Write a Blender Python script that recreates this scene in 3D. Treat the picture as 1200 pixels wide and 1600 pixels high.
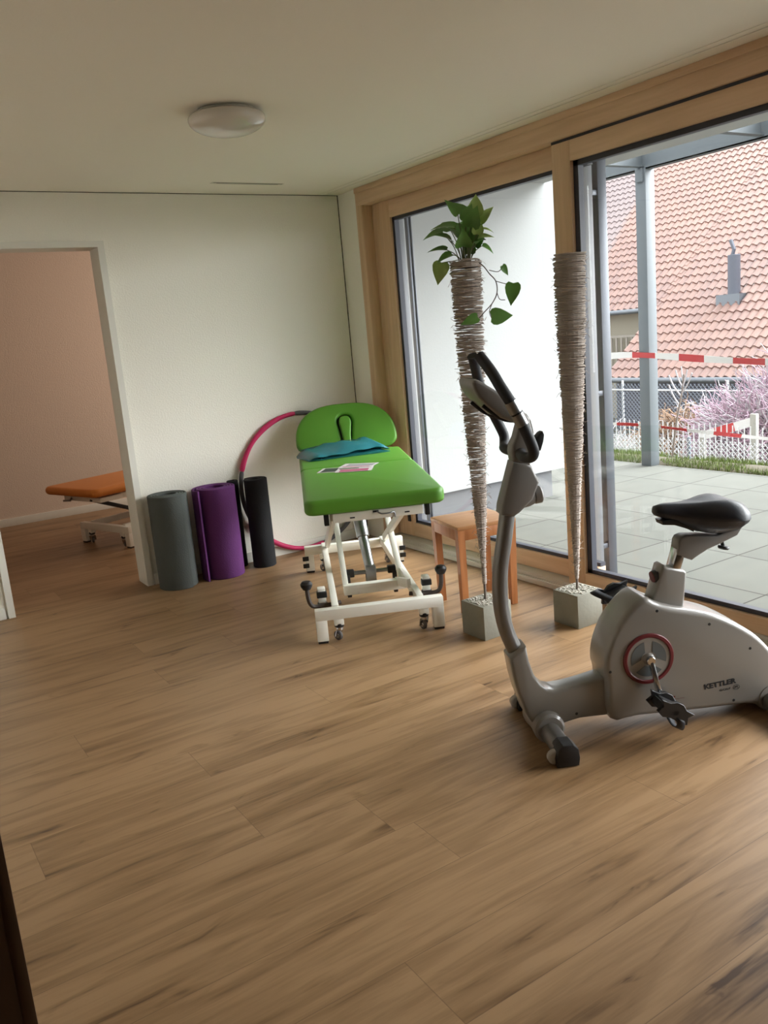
import bpy, bmesh, math, random
from mathutils import Vector, Matrix, noise
random.seed(7)
for o in list(bpy.data.objects): bpy.data.objects.remove(o)
SC = bpy.context.scene
COL = SC.collection
PI = math.pi
# ------------------------------------------------------------------ camera
cd = bpy.data.cameras.new('camera'); cam = bpy.data.objects.new('camera', cd); COL.objects.link(cam)
YAW, PITCH, ROLL, FPX, CH = 0.559352697, 0.207410597, -0.0873140307, 1317.04, 1.47683
cy, sy, cp, sp = math.cos(YAW), math.sin(YAW), math.cos(PITCH), math.sin(PITCH)
fw = Vector((sy*cp, cy*cp, -sp)); r0 = Vector((cy, -sy, 0)); u0 = r0.cross(fw)
rr = r0*math.cos(ROLL) + u0*math.sin(ROLL); uu = -r0*math.sin(ROLL) + u0*math.cos(ROLL)
m = Matrix.Identity(4)
for i in range(3):
    m[i][0] = rr[i]; m[i][1] = uu[i]; m[i][2] = -fw[i]; m[i][3] = (0, 0, CH)[i]
cam.matrix_world = m
cd.sensor_fit = 'VERTICAL'; cd.sensor_height = 32.0; cd.sensor_width = 24.0; cd.lens = FPX/1600*32.0
cd.clip_start = 0.05; cd.clip_end = 200
SC.camera = cam
# ------------------------------------------------------------------ light and exposure
SC.view_settings.view_transform = 'Standard'; SC.view_settings.look = 'None'
SC.view_settings.gamma = 1.0; SC.view_settings.exposure = 0.14; SC.view_settings.use_curve_mapping = False
wd = bpy.data.worlds.new('sky'); SC.world = wd; wd.use_nodes = True
WN = wd.node_tree; bgn = WN.nodes['Background']
bgn.inputs['Color'].default_value = (0.97, 0.985, 1.0, 1)
# overcast sky, brighter around the veiled sun
SKY_BASE, SKY_GLOW, SKY_POW = 2.9, 29.0, 7.0
_tc = WN.nodes.new('ShaderNodeTexCoord'); _vd = WN.nodes.new('ShaderNodeVectorMath'); _vd.operation = 'DOT_PRODUCT'
_d = Vector((0.80, -0.30, 0.52)).normalized(); _vd.inputs[1].default_value = _d
WN.links.new(_tc.outputs['Generated'], _vd.inputs[0])
_mx = WN.nodes.new('ShaderNodeMath'); _mx.operation = 'MAXIMUM'; _mx.inputs[1].default_value = 0; WN.links.new(_vd.outputs['Value'], _mx.inputs[0])
_pw = WN.nodes.new('ShaderNodeMath'); _pw.operation = 'POWER'; _pw.inputs[1].default_value = SKY_POW; WN.links.new(_mx.outputs[0], _pw.inputs[0])
_ml = WN.nodes.new('ShaderNodeMath'); _ml.operation = 'MULTIPLY_ADD'; _ml.inputs[1].default_value = SKY_GLOW; _ml.inputs[2].default_value = SKY_BASE; WN.links.new(_pw.outputs[0], _ml.inputs[0])
WN.links.new(_ml.outputs[0], bgn.inputs['Strength'])
def area(name, loc, target, sx, sy_, power, color):
    ld = bpy.data.lights.new(name, 'AREA'); ld.shape = 'RECTANGLE'; ld.size = sx; ld.size_y = sy_
    ld.energy = power; ld.color = color
    o = bpy.data.objects.new(name, ld); COL.objects.link(o); o.location = loc
    d = Vector(target) - Vector(loc); o.rotation_euler = d.to_track_quat('-Z', 'Y').to_euler()
    return o
# added area light, standing in for an unseen window of the neighbouring room
area('added_fill_back_room', (4.6, 7.1, 1.5), (0.5, 7.6, 0.9), 1.2, 1.6, 36, (1.0, 0.89, 0.80))

# ------------------------------------------------------------------ materials
MATS = {}
def mat(name, col, rough=0.5, metal=0.0, bump=0.0, bscale=80, spec=0.5, var=0.0, vscale=6, coat=0.0):
    if name in MATS: return MATS[name]
    M = bpy.data.materials.new(name); M.use_nodes = True; N = M.node_tree; b = N.nodes['Principled BSDF']
    b.inputs['Base Color'].default_value = (*col, 1); b.inputs['Roughness'].default_value = rough
    b.inputs['Metallic'].default_value = metal; b.inputs['Specular IOR Level'].default_value = spec
    b.inputs['Coat Weight'].default_value = coat
    tc = N.nodes.new('ShaderNodeTexCoord')
    if bump > 0:
        n = N.nodes.new('ShaderNodeTexNoise'); n.inputs['Scale'].default_value = bscale; n.inputs['Detail'].default_value = 3
        N.links.new(tc.outputs['Object'], n.inputs['Vector'])
        bp = N.nodes.new('ShaderNodeBump'); bp.inputs['Strength'].default_value = bump; bp.inputs['Distance'].default_value = 0.004
        N.links.new(n.outputs['Fac'], bp.inputs['Height']); N.links.new(bp.outputs['Normal'], b.inputs['Normal'])
    if var > 0:
        n2 = N.nodes.new('ShaderNodeTexNoise'); n2.inputs['Scale'].default_value = vscale; n2.inputs['Detail'].default_value = 4
        N.links.new(tc.outputs['Object'], n2.inputs['Vector'])
        mx = N.nodes.new('ShaderNodeMix'); mx.data_type = 'RGBA'
        mx.inputs[6].default_value = tuple(min(1, c*(1-var)) for c in col) + (1,)
        mx.inputs[7].default_value = tuple(min(1, c*(1+var)) for c in col) + (1,)
        N.links.new(n2.outputs['Fac'], mx.inputs[0]); N.links.new(mx.outputs[2], b.inputs['Base Color'])
    MATS[name] = M
    return M
def S(r, g, b):   # sRGB 0-255 to linear
    f = lambda c: (c/255/12.92) if c <= 10 else ((c/255+0.055)/1.055)**2.4
    return (f(r), f(g), f(b))
def nd(N, t, **k):
    n = N.nodes.new(t)
    for a, v in k.items(): setattr(n, a, v)
    return n
def wood_mat(name, c1, c2, axis='Z', scale=1.0, rough=0.45):
    M = bpy.data.materials.new(name); M.use_nodes = True; N = M.node_tree; b = N.nodes['Principled BSDF']
    tc = nd(N, 'ShaderNodeTexCoord'); mp = nd(N, 'ShaderNodeMapping')
    s = [14*scale]*3; s['XYZ'.index(axis)] = 0.9*scale; mp.inputs['Scale'].default_value = s
    n = nd(N, 'ShaderNodeTexNoise'); n.inputs['Scale'].default_value = 2.2; n.inputs['Detail'].default_value = 6; n.inputs['Distortion'].default_value = 0.6
    cr = nd(N, 'ShaderNodeValToRGB'); cr.color_ramp.elements[0].position = 0.3; cr.color_ramp.elements[0].color = (*c1, 1)
    cr.color_ramp.elements[1].position = 0.72; cr.color_ramp.elements[1].color = (*c2, 1)
    L = N.links.new
    L(tc.outputs['Object'], mp.inputs[0]); L(mp.outputs[0], n.inputs['Vector']); L(n.outputs['Fac'], cr.inputs[0]); L(cr.outputs[0], b.inputs['Base Color'])
    b.inputs['Roughness'].default_value = rough; b.inputs['Specular IOR Level'].default_value = 0.35
    return M
def floor_material():
    M = bpy.data.materials.new('oak_laminate'); M.use_nodes = True; N = M.node_tree; b = N.nodes['Principled BSDF']; L = N.links.new
    def ma(op, a, c=None, d=None):
        n = nd(N, 'ShaderNodeMath', operation=op)
        for i, v in enumerate((a, c, d)):
            if v is None: continue
            if isinstance(v, (int, float)): n.inputs[i].default_value = v
            else: L(v, n.inputs[i])
        return n.outputs[0]
    tc = nd(N, 'ShaderNodeTexCoord'); sx = nd(N, 'ShaderNodeSeparateXYZ'); L(tc.outputs['Object'], sx.inputs[0])
    X, Y = sx.outputs[0], sx.outputs[1]
    W_, LN = 0.235, 1.80
    ry = ma('DIVIDE', ma('ADD', Y, 10.235), W_); row = ma('FLOOR', ry); fy = ma('FRACT', ry)
    wn = nd(N, 'ShaderNodeTexWhiteNoise', noise_dimensions='1D'); L(row, wn.inputs['W'])
    rx = ma('ADD', ma('DIVIDE', ma('ADD', X, 20), LN), wn.outputs['Value']); cx_ = ma('FLOOR', rx); fx = ma('FRACT', rx)
    cv = nd(N, 'ShaderNodeCombineXYZ'); L(row, cv.inputs[0]); L(cx_, cv.inputs[1])
    wp = nd(N, 'ShaderNodeTexWhiteNoise', noise_dimensions='3D'); L(cv.outputs[0], wp.inputs['Vector'])
    off = ma('MULTIPLY', wp.outputs['Value'], 37.0)
    gv = nd(N, 'ShaderNodeCombineXYZ'); L(ma('MULTIPLY', X, 1.0), gv.inputs[0]); L(Y, gv.inputs[1]); L(off, gv.inputs[2])
    def nz(scx, scy, scale, det, dist):
        mp = nd(N, 'ShaderNodeMapping'); mp.inputs['Scale'].default_value = (scx, scy, 1); L(gv.outputs[0], mp.inputs[0])
        n = nd(N, 'ShaderNodeTexNoise'); n.inputs['Scale'].default_value = scale; n.inputs['Detail'].default_value = det; n.inputs['Distortion'].default_value = dist
        L(mp.outputs[0], n.inputs['Vector']); return n.outputs['Fac']
    fine = nz(1.6, 26, 3.0, 6, 0.4); streak = nz(0.8, 7.5, 1.7, 5, 1.1); blotch = nz(0.7, 3.0, 1.6, 2, 0.2)
    cr = nd(N, 'ShaderNodeValToRGB'); e = cr.color_ramp.elements
    e[0].position = 0.32; e[0].color = (*S(72, 48, 27), 1); e[1].position = 0.60; e[1].color = (*S(158, 126, 92), 1)
    e2 = cr.color_ramp.elements.new(0.44); e2.color = (*S(132, 102, 70), 1)
    mixv = ma('ADD', ma('MULTIPLY', streak, 0.62), ma('ADD', ma('MULTIPLY', blotch, 0.24), ma('MULTIPLY', fine, 0.20)))
    knot = nz(2.6, 9.0, 1.1, 3, 1.6)
    kn_ = nd(N, 'ShaderNodeMapRange'); kn_.inputs[1].default_value = 0.62; kn_.inputs[2].default_value = 0.80; kn_.inputs[3].default_value = 0.0; kn_.inputs[4].default_value = 0.16; L(knot, kn_.inputs[0])
    mixv = ma('SUBTRACT', mixv, kn_.outputs[0])
    mixv = ma('ADD', mixv, ma('MULTIPLY', ma('SUBTRACT', wp.outputs['Value'], 0.5), 0.07))
    L(mixv, cr.inputs[0])
    ex = ma('MULTIPLY', ma('MINIMUM', fx, ma('SUBTRACT', 1.0, fx)), LN); ey = ma('MULTIPLY', ma('MINIMUM', fy, ma('SUBTRACT', 1.0, fy)), W_)
    seam = ma('LESS_THAN', ma('MINIMUM', ex, ey), 0.0011)
    mx = nd(N, 'ShaderNodeMix', data_type='RGBA'); L(ma('MULTIPLY', seam, 0.55), mx.inputs[0]); L(cr.outputs[0], mx.inputs[6]); mx.inputs[7].default_value = (*S(92, 68, 46), 1)
    L(mx.outputs[2], b.inputs['Base Color'])
    L(ma('ADD', 0.34, ma('MULTIPLY', fine, 0.14)), b.inputs['Roughness'])
    bp = nd(N, 'ShaderNodeBump'); bp.inputs['Strength'].default_value = 0.12; bp.inputs['Distance'].default_value = 0.002
    L(ma('SUBTRACT', fine, seam), bp.inputs['Height']); L(bp.outputs[0], b.inputs['Normal'])
    b.inputs['Specular IOR Level'].default_value = 0.4
    return M
def glass_material():
    M = bpy.data.materials.new('window_glass'); M.use_nodes = True; N = M.node_tree; N.nodes.clear(); L = N.links.new
    o = nd(N, 'ShaderNodeOutputMaterial'); t = nd(N, 'ShaderNodeBsdfTransparent'); g = nd(N, 'ShaderNodeBsdfGlossy'); mx = nd(N, 'ShaderNodeMixShader'); fr = nd(N, 'ShaderNodeLayerWeight'); fr.inputs[0].default_value = 0.5
    t.inputs[0].default_value = (0.975, 0.985, 0.98, 1); g.inputs['Roughness'].default_value = 0.0
    pw = nd(N, 'ShaderNodeMath', operation='POWER'); pw.inputs[1].default_value = 5; L(fr.outputs['Facing'], pw.inputs[0])
    ml = nd(N, 'ShaderNodeMath', operation='MULTIPLY_ADD'); ml.inputs[1].default_value = 0.9; ml.inputs[2].default_value = 0.03; L(pw.outputs[0], ml.inputs[0])
    L(ml.outputs[0], mx.inputs[0]); L(t.outputs[0], mx.inputs[1]); L(g.outputs[0], mx.inputs[2]); L(mx.outputs[0], o.inputs[0])
    return M
def tile_grid_material(name, col, line, px, py, ox, oy, lw=0.004):
    M = bpy.data.materials.new(name); M.use_nodes = True; N = M.node_tree; b = N.nodes['Principled BSDF']; L = N.links.new
    tc = nd(N, 'ShaderNodeTexCoord'); sx = nd(N, 'ShaderNodeSeparateXYZ'); L(tc.outputs['Object'], sx.inputs[0])
    def ma(op, a, c=None):
        n = nd(N, 'ShaderNodeMath', operation=op)
        for i, v in enumerate((a, c)):
            if v is None: continue
            if isinstance(v, (int, float)): n.inputs[i].default_value = v
            else: L(v, n.inputs[i])
        return n.outputs[0]
    outs = []; cells = []
    for v, p_, o_ in ((sx.outputs[0], px, ox), (sx.outputs[1], py, oy)):
        q = ma('DIVIDE', ma('SUBTRACT', v, o_-50*p_), p_); f = ma('FRACT', q); cells.append(ma('FLOOR', q))
        outs.append(ma('MULTIPLY', ma('MINIMUM', f, ma('SUBTRACT', 1.0, f)), p_))
    seam = ma('LESS_THAN', ma('MINIMUM', outs[0], outs[1]), lw)
    cv = nd(N, 'ShaderNodeCombineXYZ'); L(cells[0], cv.inputs[0]); L(cells[1], cv.inputs[1])
    wn = nd(N, 'ShaderNodeTexWhiteNoise', noise_dimensions='3D'); L(cv.outputs[0], wn.inputs['Vector'])
    n = nd(N, 'ShaderNodeTexNoise'); n.inputs['Scale'].default_value = 5; n.inputs['Detail'].default_value = 5; L(tc.outputs['Object'], n.inputs['Vector'])
    k = ma('ADD', ma('MULTIPLY', n.outputs['Fac'], 0.7), ma('MULTIPLY', wn.outputs['Value'], 0.3))
    m0 = nd(N, 'ShaderNodeMix', data_type='RGBA'); L(k, m0.inputs[0]); m0.inputs[6].default_value = (*[c*0.82 for c in col], 1); m0.inputs[7].default_value = (*[min(1, c*1.15) for c in col], 1)
    m1 = nd(N, 'ShaderNodeMix', data_type='RGBA'); L(seam, m1.inputs[0]); L(m0.outputs[2], m1.inputs[6]); m1.inputs[7].default_value = (*line, 1)
    L(m1.outputs[2], b.inputs['Base Color']); b.inputs['Roughness'].default_value = 0.9; b.inputs['Specular IOR Level'].default_value = 0.15
    return M
def roof_material():
    M = bpy.data.materials.new('clay_roof_tiles'); M.use_nodes = True; N = M.node_tree; b = N.nodes['Principled BSDF']; L = N.links.new
    at = nd(N, 'ShaderNodeAttribute'); at.attribute_name = 'tile'
    cr = nd(N, 'ShaderNodeValToRGB'); e = cr.color_ramp.elements
    e[0].position = 0.0; e[0].color = (*S(116, 86, 80), 1); e[1].position = 1.0; e[1].color = (*S(142, 106, 92), 1)
    L(at.outputs['Fac'], cr.inputs[0])
    ag = nd(N, 'ShaderNodeAttribute'); ag.attribute_name = 'greyer'
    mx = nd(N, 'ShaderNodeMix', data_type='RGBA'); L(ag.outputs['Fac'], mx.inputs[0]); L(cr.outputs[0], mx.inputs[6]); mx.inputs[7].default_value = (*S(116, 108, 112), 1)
    L(mx.outputs[2], b.inputs['Base Color']); b.inputs['Roughness'].default_value = 0.5; b.inputs['Coat Weight'].default_value = 0.5; b.inputs['Coat Roughness'].default_value = 0.22
    return M
white_wall = mat('white_plaster', S(243, 240, 229), 0.9, bump=0.55, bscale=95, spec=0.2)
ceil_mat = mat('ceiling_plaster', S(246, 240, 227), 0.95, bump=0.12, bscale=130, spec=0.1)
pink_wall = mat('warm_plaster', S(222, 204, 188), 0.9, bump=0.5, bscale=95, spec=0.2)
trimw = mat('white_trim_paint', S(226, 224, 214), 0.55)
oak = floor_material(); glassm = glass_material()
woodw_z = wood_mat('window_spruce_upright', S(200, 166, 132), S(218, 186, 152), 'Z')
woodw_y = wood_mat('window_spruce_rail', S(204, 170, 136), S(222, 190, 158), 'Y')
gasket = mat('dark_glazing_bead', S(48, 50, 62), 0.5)
alu = mat('grey_powder_aluminium', S(104, 106, 111), 0.5, 0.1)
alud = mat('dark_aluminium_rail', S(84, 88, 96), 0.4, 0.4)
sillm = mat('grey_threshold', S(196, 190, 178), 0.5, 0.1)
galv = mat('galvanised_steel', S(90, 97, 102), 0.6, 0.0, var=0.06, vscale=14)
white_ext = mat('white_render_outside', S(166, 168, 168), 0.9, bump=0.2, bscale=60, spec=0.1)
plinthm = mat('grey_plinth', S(106, 107, 110), 0.9, var=0.06)
cream = mat('cream_render', S(150, 144, 130), 0.9)
dkwood = wood_mat('dark_brown_wood', S(70, 48, 32), S(92, 66, 44), 'Z')
white_metal = mat('cream_white_powder_steel', S(242, 240, 230), 0.35)
blackp = mat('black_plastic', S(26, 26, 28), 0.45)
chrome = mat('chrome', S(200, 202, 206), 0.2, 1.0)
steelc = mat('silver_steel', S(150, 152, 154), 0.3, 0.85)
greyrub = mat('grey_rubber_wheel', S(96, 92, 90), 0.6)
concrete = mat('raw_concrete', S(136, 134, 122), 0.85, bump=0.3, bscale=60, var=0.16, vscale=9)
gravel = mat('pale_gravel', S(168, 163, 152), 0.9, bump=0.8, bscale=160, var=0.35, vscale=110)
twine = mat('taupe_paper_twine', S(166, 154, 144), 0.85, var=0.15, vscale=40)
stoolw = wood_mat('stained_beech', S(158, 98, 56), S(184, 122, 76), 'Z', 1.3, 0.4)
stooltop = wood_mat('stained_beech_seat', S(170, 118, 74), S(190, 140, 94), 'X', 1.3, 0.4)
bikeW = mat('silver_white_plastic', S(136, 132, 127), 0.30, coat=0.5)
bikeG = mat('warm_grey_plastic', S(124, 120, 116), 0.42, 0.1)
bikeT = mat('grey_metallic_tube', S(128, 126, 124), 0.35, 0.6)
rubber = mat('black_foam_rubber', S(28, 30, 36), 0.6)
saddleM = mat('black_saddle_vinyl', S(34, 37, 46), 0.42, bump=0.1, bscale=200)
redm = mat('dark_red_plastic', S(98, 24, 30), 0.4)
glit = mat('clear_window_plastic', S(92, 98, 100), 0.15)

# ------------------------------------------------------------------ mesh helpers
class MB:
    def __init__(s): s.bm = bmesh.new()
    def box(s, x0, x1, y0, y1, z0, z1, bev=0.0, seg=2, M=None):
        r = bmesh.ops.create_cube(s.bm, size=1.0); vs = r['verts']
        T = Matrix.Translation(((x0+x1)/2, (y0+y1)/2, (z0+z1)/2)) @ Matrix.Diagonal((abs(x1-x0), abs(y1-y0), abs(z1-z0), 1))
        if M is not None: T = M @ T
        bmesh.ops.transform(s.bm, matrix=T, verts=vs)
        if bev > 0:
            es = list({e for v in vs for e in v.link_edges})
            bmesh.ops.bevel(s.bm, geom=es, offset=bev, segments=seg, profile=0.5, affect='EDGES')
        return s
    def bar(s, a, b, w, h, bev=0.0, up=(0, 0, 1)):     # rectangular bar from a to b, width w (sideways), height h (along up)
        a, b = Vector(a), Vector(b); d = (b-a); L = d.length; d.normalize()
        side = d.cross(Vector(up)).normalized(); u = side.cross(d)
        R = Matrix(((d.x, side.x, u.x, 0), (d.y, side.y, u.y, 0), (d.z, side.z, u.z, 0), (0, 0, 0, 1)))
        return s.box(0, L, -w/2, w/2, -h/2, h/2, bev, 2, Matrix.Translation(a) @ R)
    def tube(s, pts, rad, seg=12, closed=False, caps=True, flat=1.0):
        pts = [Vector(p) for p in pts]; n = len(pts)
        R = rad if isinstance(rad, (list, tuple)) else [rad]*n
        rings = []; up = None
        for i in range(n):
            if closed: t = pts[(i+1) % n] - pts[i-1]
            else: t = pts[min(i+1, n-1)] - pts[max(i-1, 0)]
            t.normalize()
            if up is None:
                up = Vector((0, 0, 1)) if abs(t.z) < 0.9 else Vector((0, 1, 0))
            x = up.cross(t)
            if x.length < 1e-6: x = Vector((1, 0, 0)).cross(t)
            x.normalize(); up = t.cross(x).normalized()
            rings.append([s.bm.verts.new(pts[i] + x*math.cos(2*PI*k/seg)*R[i] + up*math.sin(2*PI*k/seg)*R[i]*flat) for k in range(seg)])
        for i in range(n if closed else n-1):
            A, B = rings[i], rings[(i+1) % n]
            for k in range(seg):
                s.bm.faces.new((A[k], A[(k+1) % seg], B[(k+1) % seg], B[k]))
        if caps and not closed:
            s.bm.faces.new(rings[0][::-1]); s.bm.faces.new(rings[-1])
        return s
    def cyl(s, a, b, r, seg=24, r2=None): return s.tube([a, b], [r, r if r2 is None else r2], seg)
    def rcyl(s, a, b, r, bev=0.003, seg=24):
        a, b = Vector(a), Vector(b); d = (b-a).normalized()
        return s.tube([a, a, a+d*bev, b-d*bev, b, b], [r*0.02, r-bev, r, r, r-bev, r*0.02], seg) if False else s.tube([a, a+d*bev, b-d*bev, b], [r-bev, r, r, r-bev], seg)
    def lathe(s, prof, M=None, seg=32):        # prof: (r, z) around z
        rings = []
        for r, z in prof:
            if r < 1e-6: rings.append([s.bm.verts.new((0, 0, z))])
            else: rings.append([s.bm.verts.new((r*math.cos(2*PI*k/seg), r*math.sin(2*PI*k/seg), z)) for k in range(seg)])
        for A, B in zip(rings, rings[1:]):
            for k in range(seg):
                k2 = (k+1) % seg
                a = A if len(A) > 1 else A*seg; b = B if len(B) > 1 else B*seg
                vs = []
                for v in (a[k], a[k2], b[k2], b[k]):
                    if v not in vs: vs.append(v)
                if len(vs) > 2: s.bm.faces.new(vs)
        if M is not None: bmesh.ops.transform(s.bm, matrix=M, verts=[v for R_ in rings for v in R_])
        return s
    def prism(s, poly, t0, t1, plane='XZ', bev=0.0, seg=3, holes=(), M=None):
        # poly in the plane, extruded from t0 to t1 along the third axis
        def P(p, t):
            return {'XZ': (p[0], t, p[1]), 'XY': (p[0], p[1], t), 'YZ': (t, p[0], p[1])}[plane]
        before = set(s.bm.verts); bf = set(s.bm.faces)
        loops = []; edges = []
        for pl in (poly, *holes):
            vs = [s.bm.verts.new(P(p, t0)) for p in pl]
            es = [s.bm.edges.new((vs[i], vs[(i+1) % len(vs)])) for i in range(len(vs))]
            loops.append(vs); edges += es
        if holes:
            r = bmesh.ops.triangle_fill(s.bm, use_beauty=True, edges=edges); cap = [f for f in r['geom'] if isinstance(f, bmesh.types.BMFace)]
        else: cap = [s.bm.faces.new(loops[0])]
        r = bmesh.ops.extrude_face_region(s.bm, geom=cap); nv = [v for v in r['geom'] if isinstance(v, bmesh.types.BMVert)]
        d = Vector(P((0, 0), t1)) - Vector(P((0, 0), t0)); bmesh.ops.translate(s.bm, verts=nv, vec=d)
        fs = [f for f in s.bm.faces if f not in bf]
        bmesh.ops.recalc_face_normals(s.bm, faces=fs)
        if bev > 0:
            nvs = set(nv); be = set()
            allv = [v for v in s.bm.verts if v not in before]
            ax = {'XZ': 1, 'XY': 2, 'YZ': 0}[plane]
            for v in allv:
                for e in v.link_edges:
                    if abs(e.verts[0].co[ax]-e.verts[1].co[ax]) < 1e-6 and len(e.link_faces) == 2:
                        n1, n2 = e.link_faces[0].normal, e.link_faces[1].normal
                        if (abs(n1[ax]) > 0.9) != (abs(n2[ax]) > 0.9): be.add(e)
            bmesh.ops.bevel(s.bm, geom=list(be), offset=bev, segments=seg, profile=0.5, affect='EDGES', clamp_overlap=True)
        if M is not None: bmesh.ops.transform(s.bm, matrix=M, verts=[v for v in s.bm.verts if v not in before])
        return s
    def loft(s, rings, cap=True):
        R = [[s.bm.verts.new(p) for p in r] for r in rings]; n = len(R[0])
        for A, B in zip(R, R[1:]):
            for k in range(n): s.bm.faces.new((A[k], A[(k+1) % n], B[(k+1) % n], B[k]))
        if cap: s.bm.faces.new(R[0][::-1]); s.bm.faces.new(R[-1])
        return s
    def build(s, name, mt, parent=None, smooth=35, loc=None, recalc=True):
        if recalc: bmesh.ops.recalc_face_normals(s.bm, faces=s.bm.faces)
        me = bpy.data.meshes.new(name); s.bm.to_mesh(me); s.bm.free(); me.materials.append(mt)
        if smooth: me.shade_smooth(); me.set_sharp_from_angle(angle=math.radians(smooth))
        o = bpy.data.objects.new(name, me); COL.objects.link(o)
        if parent is not None: o.parent = parent
        if loc is not None: o.location = loc
        return o
def crom(pts, n=6, closed=False):        # Catmull-Rom resampling
    P = [Vector(p) for p in pts]; out = []; N_ = len(P)
    for i in range(N_ if closed else N_-1):
        g = lambda j: P[j % N_] if closed else P[max(0, min(N_-1, j))]
        a, b, c, d = g(i-1), g(i), g(i+1), g(i+2)
        for k in range(n):
            t = k/n
            out.append(0.5*((2*b)+(c-a)*t+(2*a-5*b+4*c-d)*t*t+(3*b-a-3*c+d)*t**3))
    if not closed: out.append(P[-1])
    return out
def crom2(pts, n=4, closed=True): return [(v.x, v.y) for v in crom([(p[0], p[1], 0) for p in pts], n, closed)]
def lerpl(vals, n):                       # resample radii to n entries
    return [vals[min(int(i*(len(vals)-1)/(n-1)), len(vals)-2)]*(1-((i*(len(vals)-1)/(n-1))-min(int(i*(len(vals)-1)/(n-1)), len(vals)-2))) +
            vals[min(int(i*(len(vals)-1)/(n-1)), len(vals)-2)+1]*((i*(len(vals)-1)/(n-1))-min(int(i*(len(vals)-1)/(n-1)), len(vals)-2)) for i in range(n)]
def rrect(x0, x1, y0, y1, r, seg=6, corners=(1, 1, 1, 1)):
    out = []
    for (cx, cy_, a0, k) in ((x1-r, y1-r, 0, 0), (x0+r, y1-r, 90, 1), (x0+r, y0+r, 180, 2), (x1-r, y0+r, 270, 3)):
        rk = r*corners[k]
        ccx = x1-rk if a0 in (0, 270) else x0+rk; ccy = y1-rk if a0 in (0, 90) else y0+rk
        if rk <= 1e-4: out.append((ccx, ccy)); continue
        for i in range(seg+1):
            a = math.radians(a0+90*i/seg); out.append((ccx+rk*math.cos(a), ccy+rk*math.sin(a)))
    return out
def padded(mb, outline, holes, t0, t1, bev, M, seg=4):
    # cushion with rounded outer and hole edges; outline counter-clockwise
    def offs(pl, d):
        n = len(pl); out = []
        for i in range(n):
            a, b, c = Vector(pl[i-1]), Vector(pl[i]), Vector(pl[(i+1) % n]); t = (c-a).normalized()
            out.append((b.x-t.y*d, b.y+t.x*d))
        return out
    area_ = lambda pl: sum(pl[i-1][0]*pl[i][1]-pl[i][0]*pl[i-1][1] for i in range(len(pl)))
    if area_(outline) < 0: outline = outline[::-1]
    loops = [(outline, 1)] + [((h if area_(h) > 0 else h[::-1]), -1) for h in holes]
    caps0, caps1 = [], []
    for pl, sg in loops:
        rings = []
        for k in range(seg+1):
            a = PI/2*k/seg; rings.append((t0+bev*(1-math.sin(a)), bev*(1-math.cos(a))))
        rings = rings[::-1] + [(t0+t1-z, d) for z, d in rings]
        rr_ = []
        for z, d in rings:
            pp = offs(pl, d*sg); rr_.append([mb.bm.verts.new(M @ Vector((x, y, z))) for x, y in pp])
        for A, B in zip(rr_, rr_[1:]):
            n = len(A)
            for k in range(n): mb.bm.faces.new((A[k], A[(k+1) % n], B[(k+1) % n], B[k]))
        caps0.append(rr_[0]); caps1.append(rr_[-1])
    for caps in (caps0, caps1):
        es = []
        for L_ in caps:
            for k in range(len(L_)):
                e = mb.bm.edges.get((L_[k], L_[(k+1) % len(L_)])); es.append(e)
        bmesh.ops.triangle_fill(mb.bm, use_beauty=True, edges=es)
    return mb
def struct(o): o['kind'] = 'structure'; return o
def empty(name, loc=(0, 0, 0), rz=0.0):
    o = bpy.data.objects.new(name, None); COL.objects.link(o); o.location = loc; o.rotation_euler = (0, 0, rz); o.empty_display_size = 0.1
    return o
def tag(o, label, cat, group=None, kind=None):
    o['label'] = label; o['category'] = cat
    if group: o['group'] = group
    if kind: o['kind'] = kind
    return o
def text_mesh(txt, size, mt, name, parent, origin, angle=0, bold=0.0, xs=1.0, yoff=0, thick=0.0003):
    cu = bpy.data.curves.new('t', 'FONT'); cu.body = txt; cu.size = size; cu.offset = bold; cu.extrude = thick
    to = bpy.data.objects.new('t', cu); COL.objects.link(to)
    dg = bpy.context.evaluated_depsgraph_get(); me = bpy.data.meshes.new_from_object(to.evaluated_get(dg)); bpy.data.objects.remove(to)
    me.materials.clear(); me.materials.append(mt)
    c, s_ = math.cos(angle), math.sin(angle)
    for v in me.vertices:
        x, y, z = v.co.x*xs, v.co.y, v.co.z
        v.co = (origin[0]+x*c-y*s_, origin[1]-z-thick, origin[2]+x*s_+y*c)
    o = bpy.data.objects.new(name, me); COL.objects.link(o); o.parent = parent
    return o

# ------------------------------------------------------------------ room shell
D, W, H = 5.358, 3.2, 2.45
XL, YB = -1.5, -3.0
struct(MB().box(XL-.1, 3.33, YB-.1, D+.16, -0.2, 0).build('floor', oak))
struct(MB().box(XL-.1, 5.1, D+.16, 8.8, -0.2, 0).build('floor', oak))
# ceiling with two curtain grooves near the window, slot over the back wall
struct(MB().box(XL-.1, 3.035, YB-.1, D+.16, H, H+.25).box(3.043, 3.085, YB-.1, D+.16, H+0.0005, H+.25).box(3.093, 3.34, YB-.1, D+.16, H, H+.25).box(3.03, 3.1, YB-.1, D+.16, H+.02, H+.24).build('ceiling', ceil_mat))
struct(MB().box(XL-.1, 5.2, D+.16, 8.8, H+.05, H+.25).build('ceiling', ceil_mat))
DX0, DX1, DZ = 0.66, 1.497, 2.145
wb = MB().box(XL-.1, DX0, D, D+.16, 0, H).box(DX1, 3.33, D, D+.16, 0, H).box(DX0, DX1, D, D+.16, DZ, H)
struct(wb.build('wall_back', white_wall))
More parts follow.
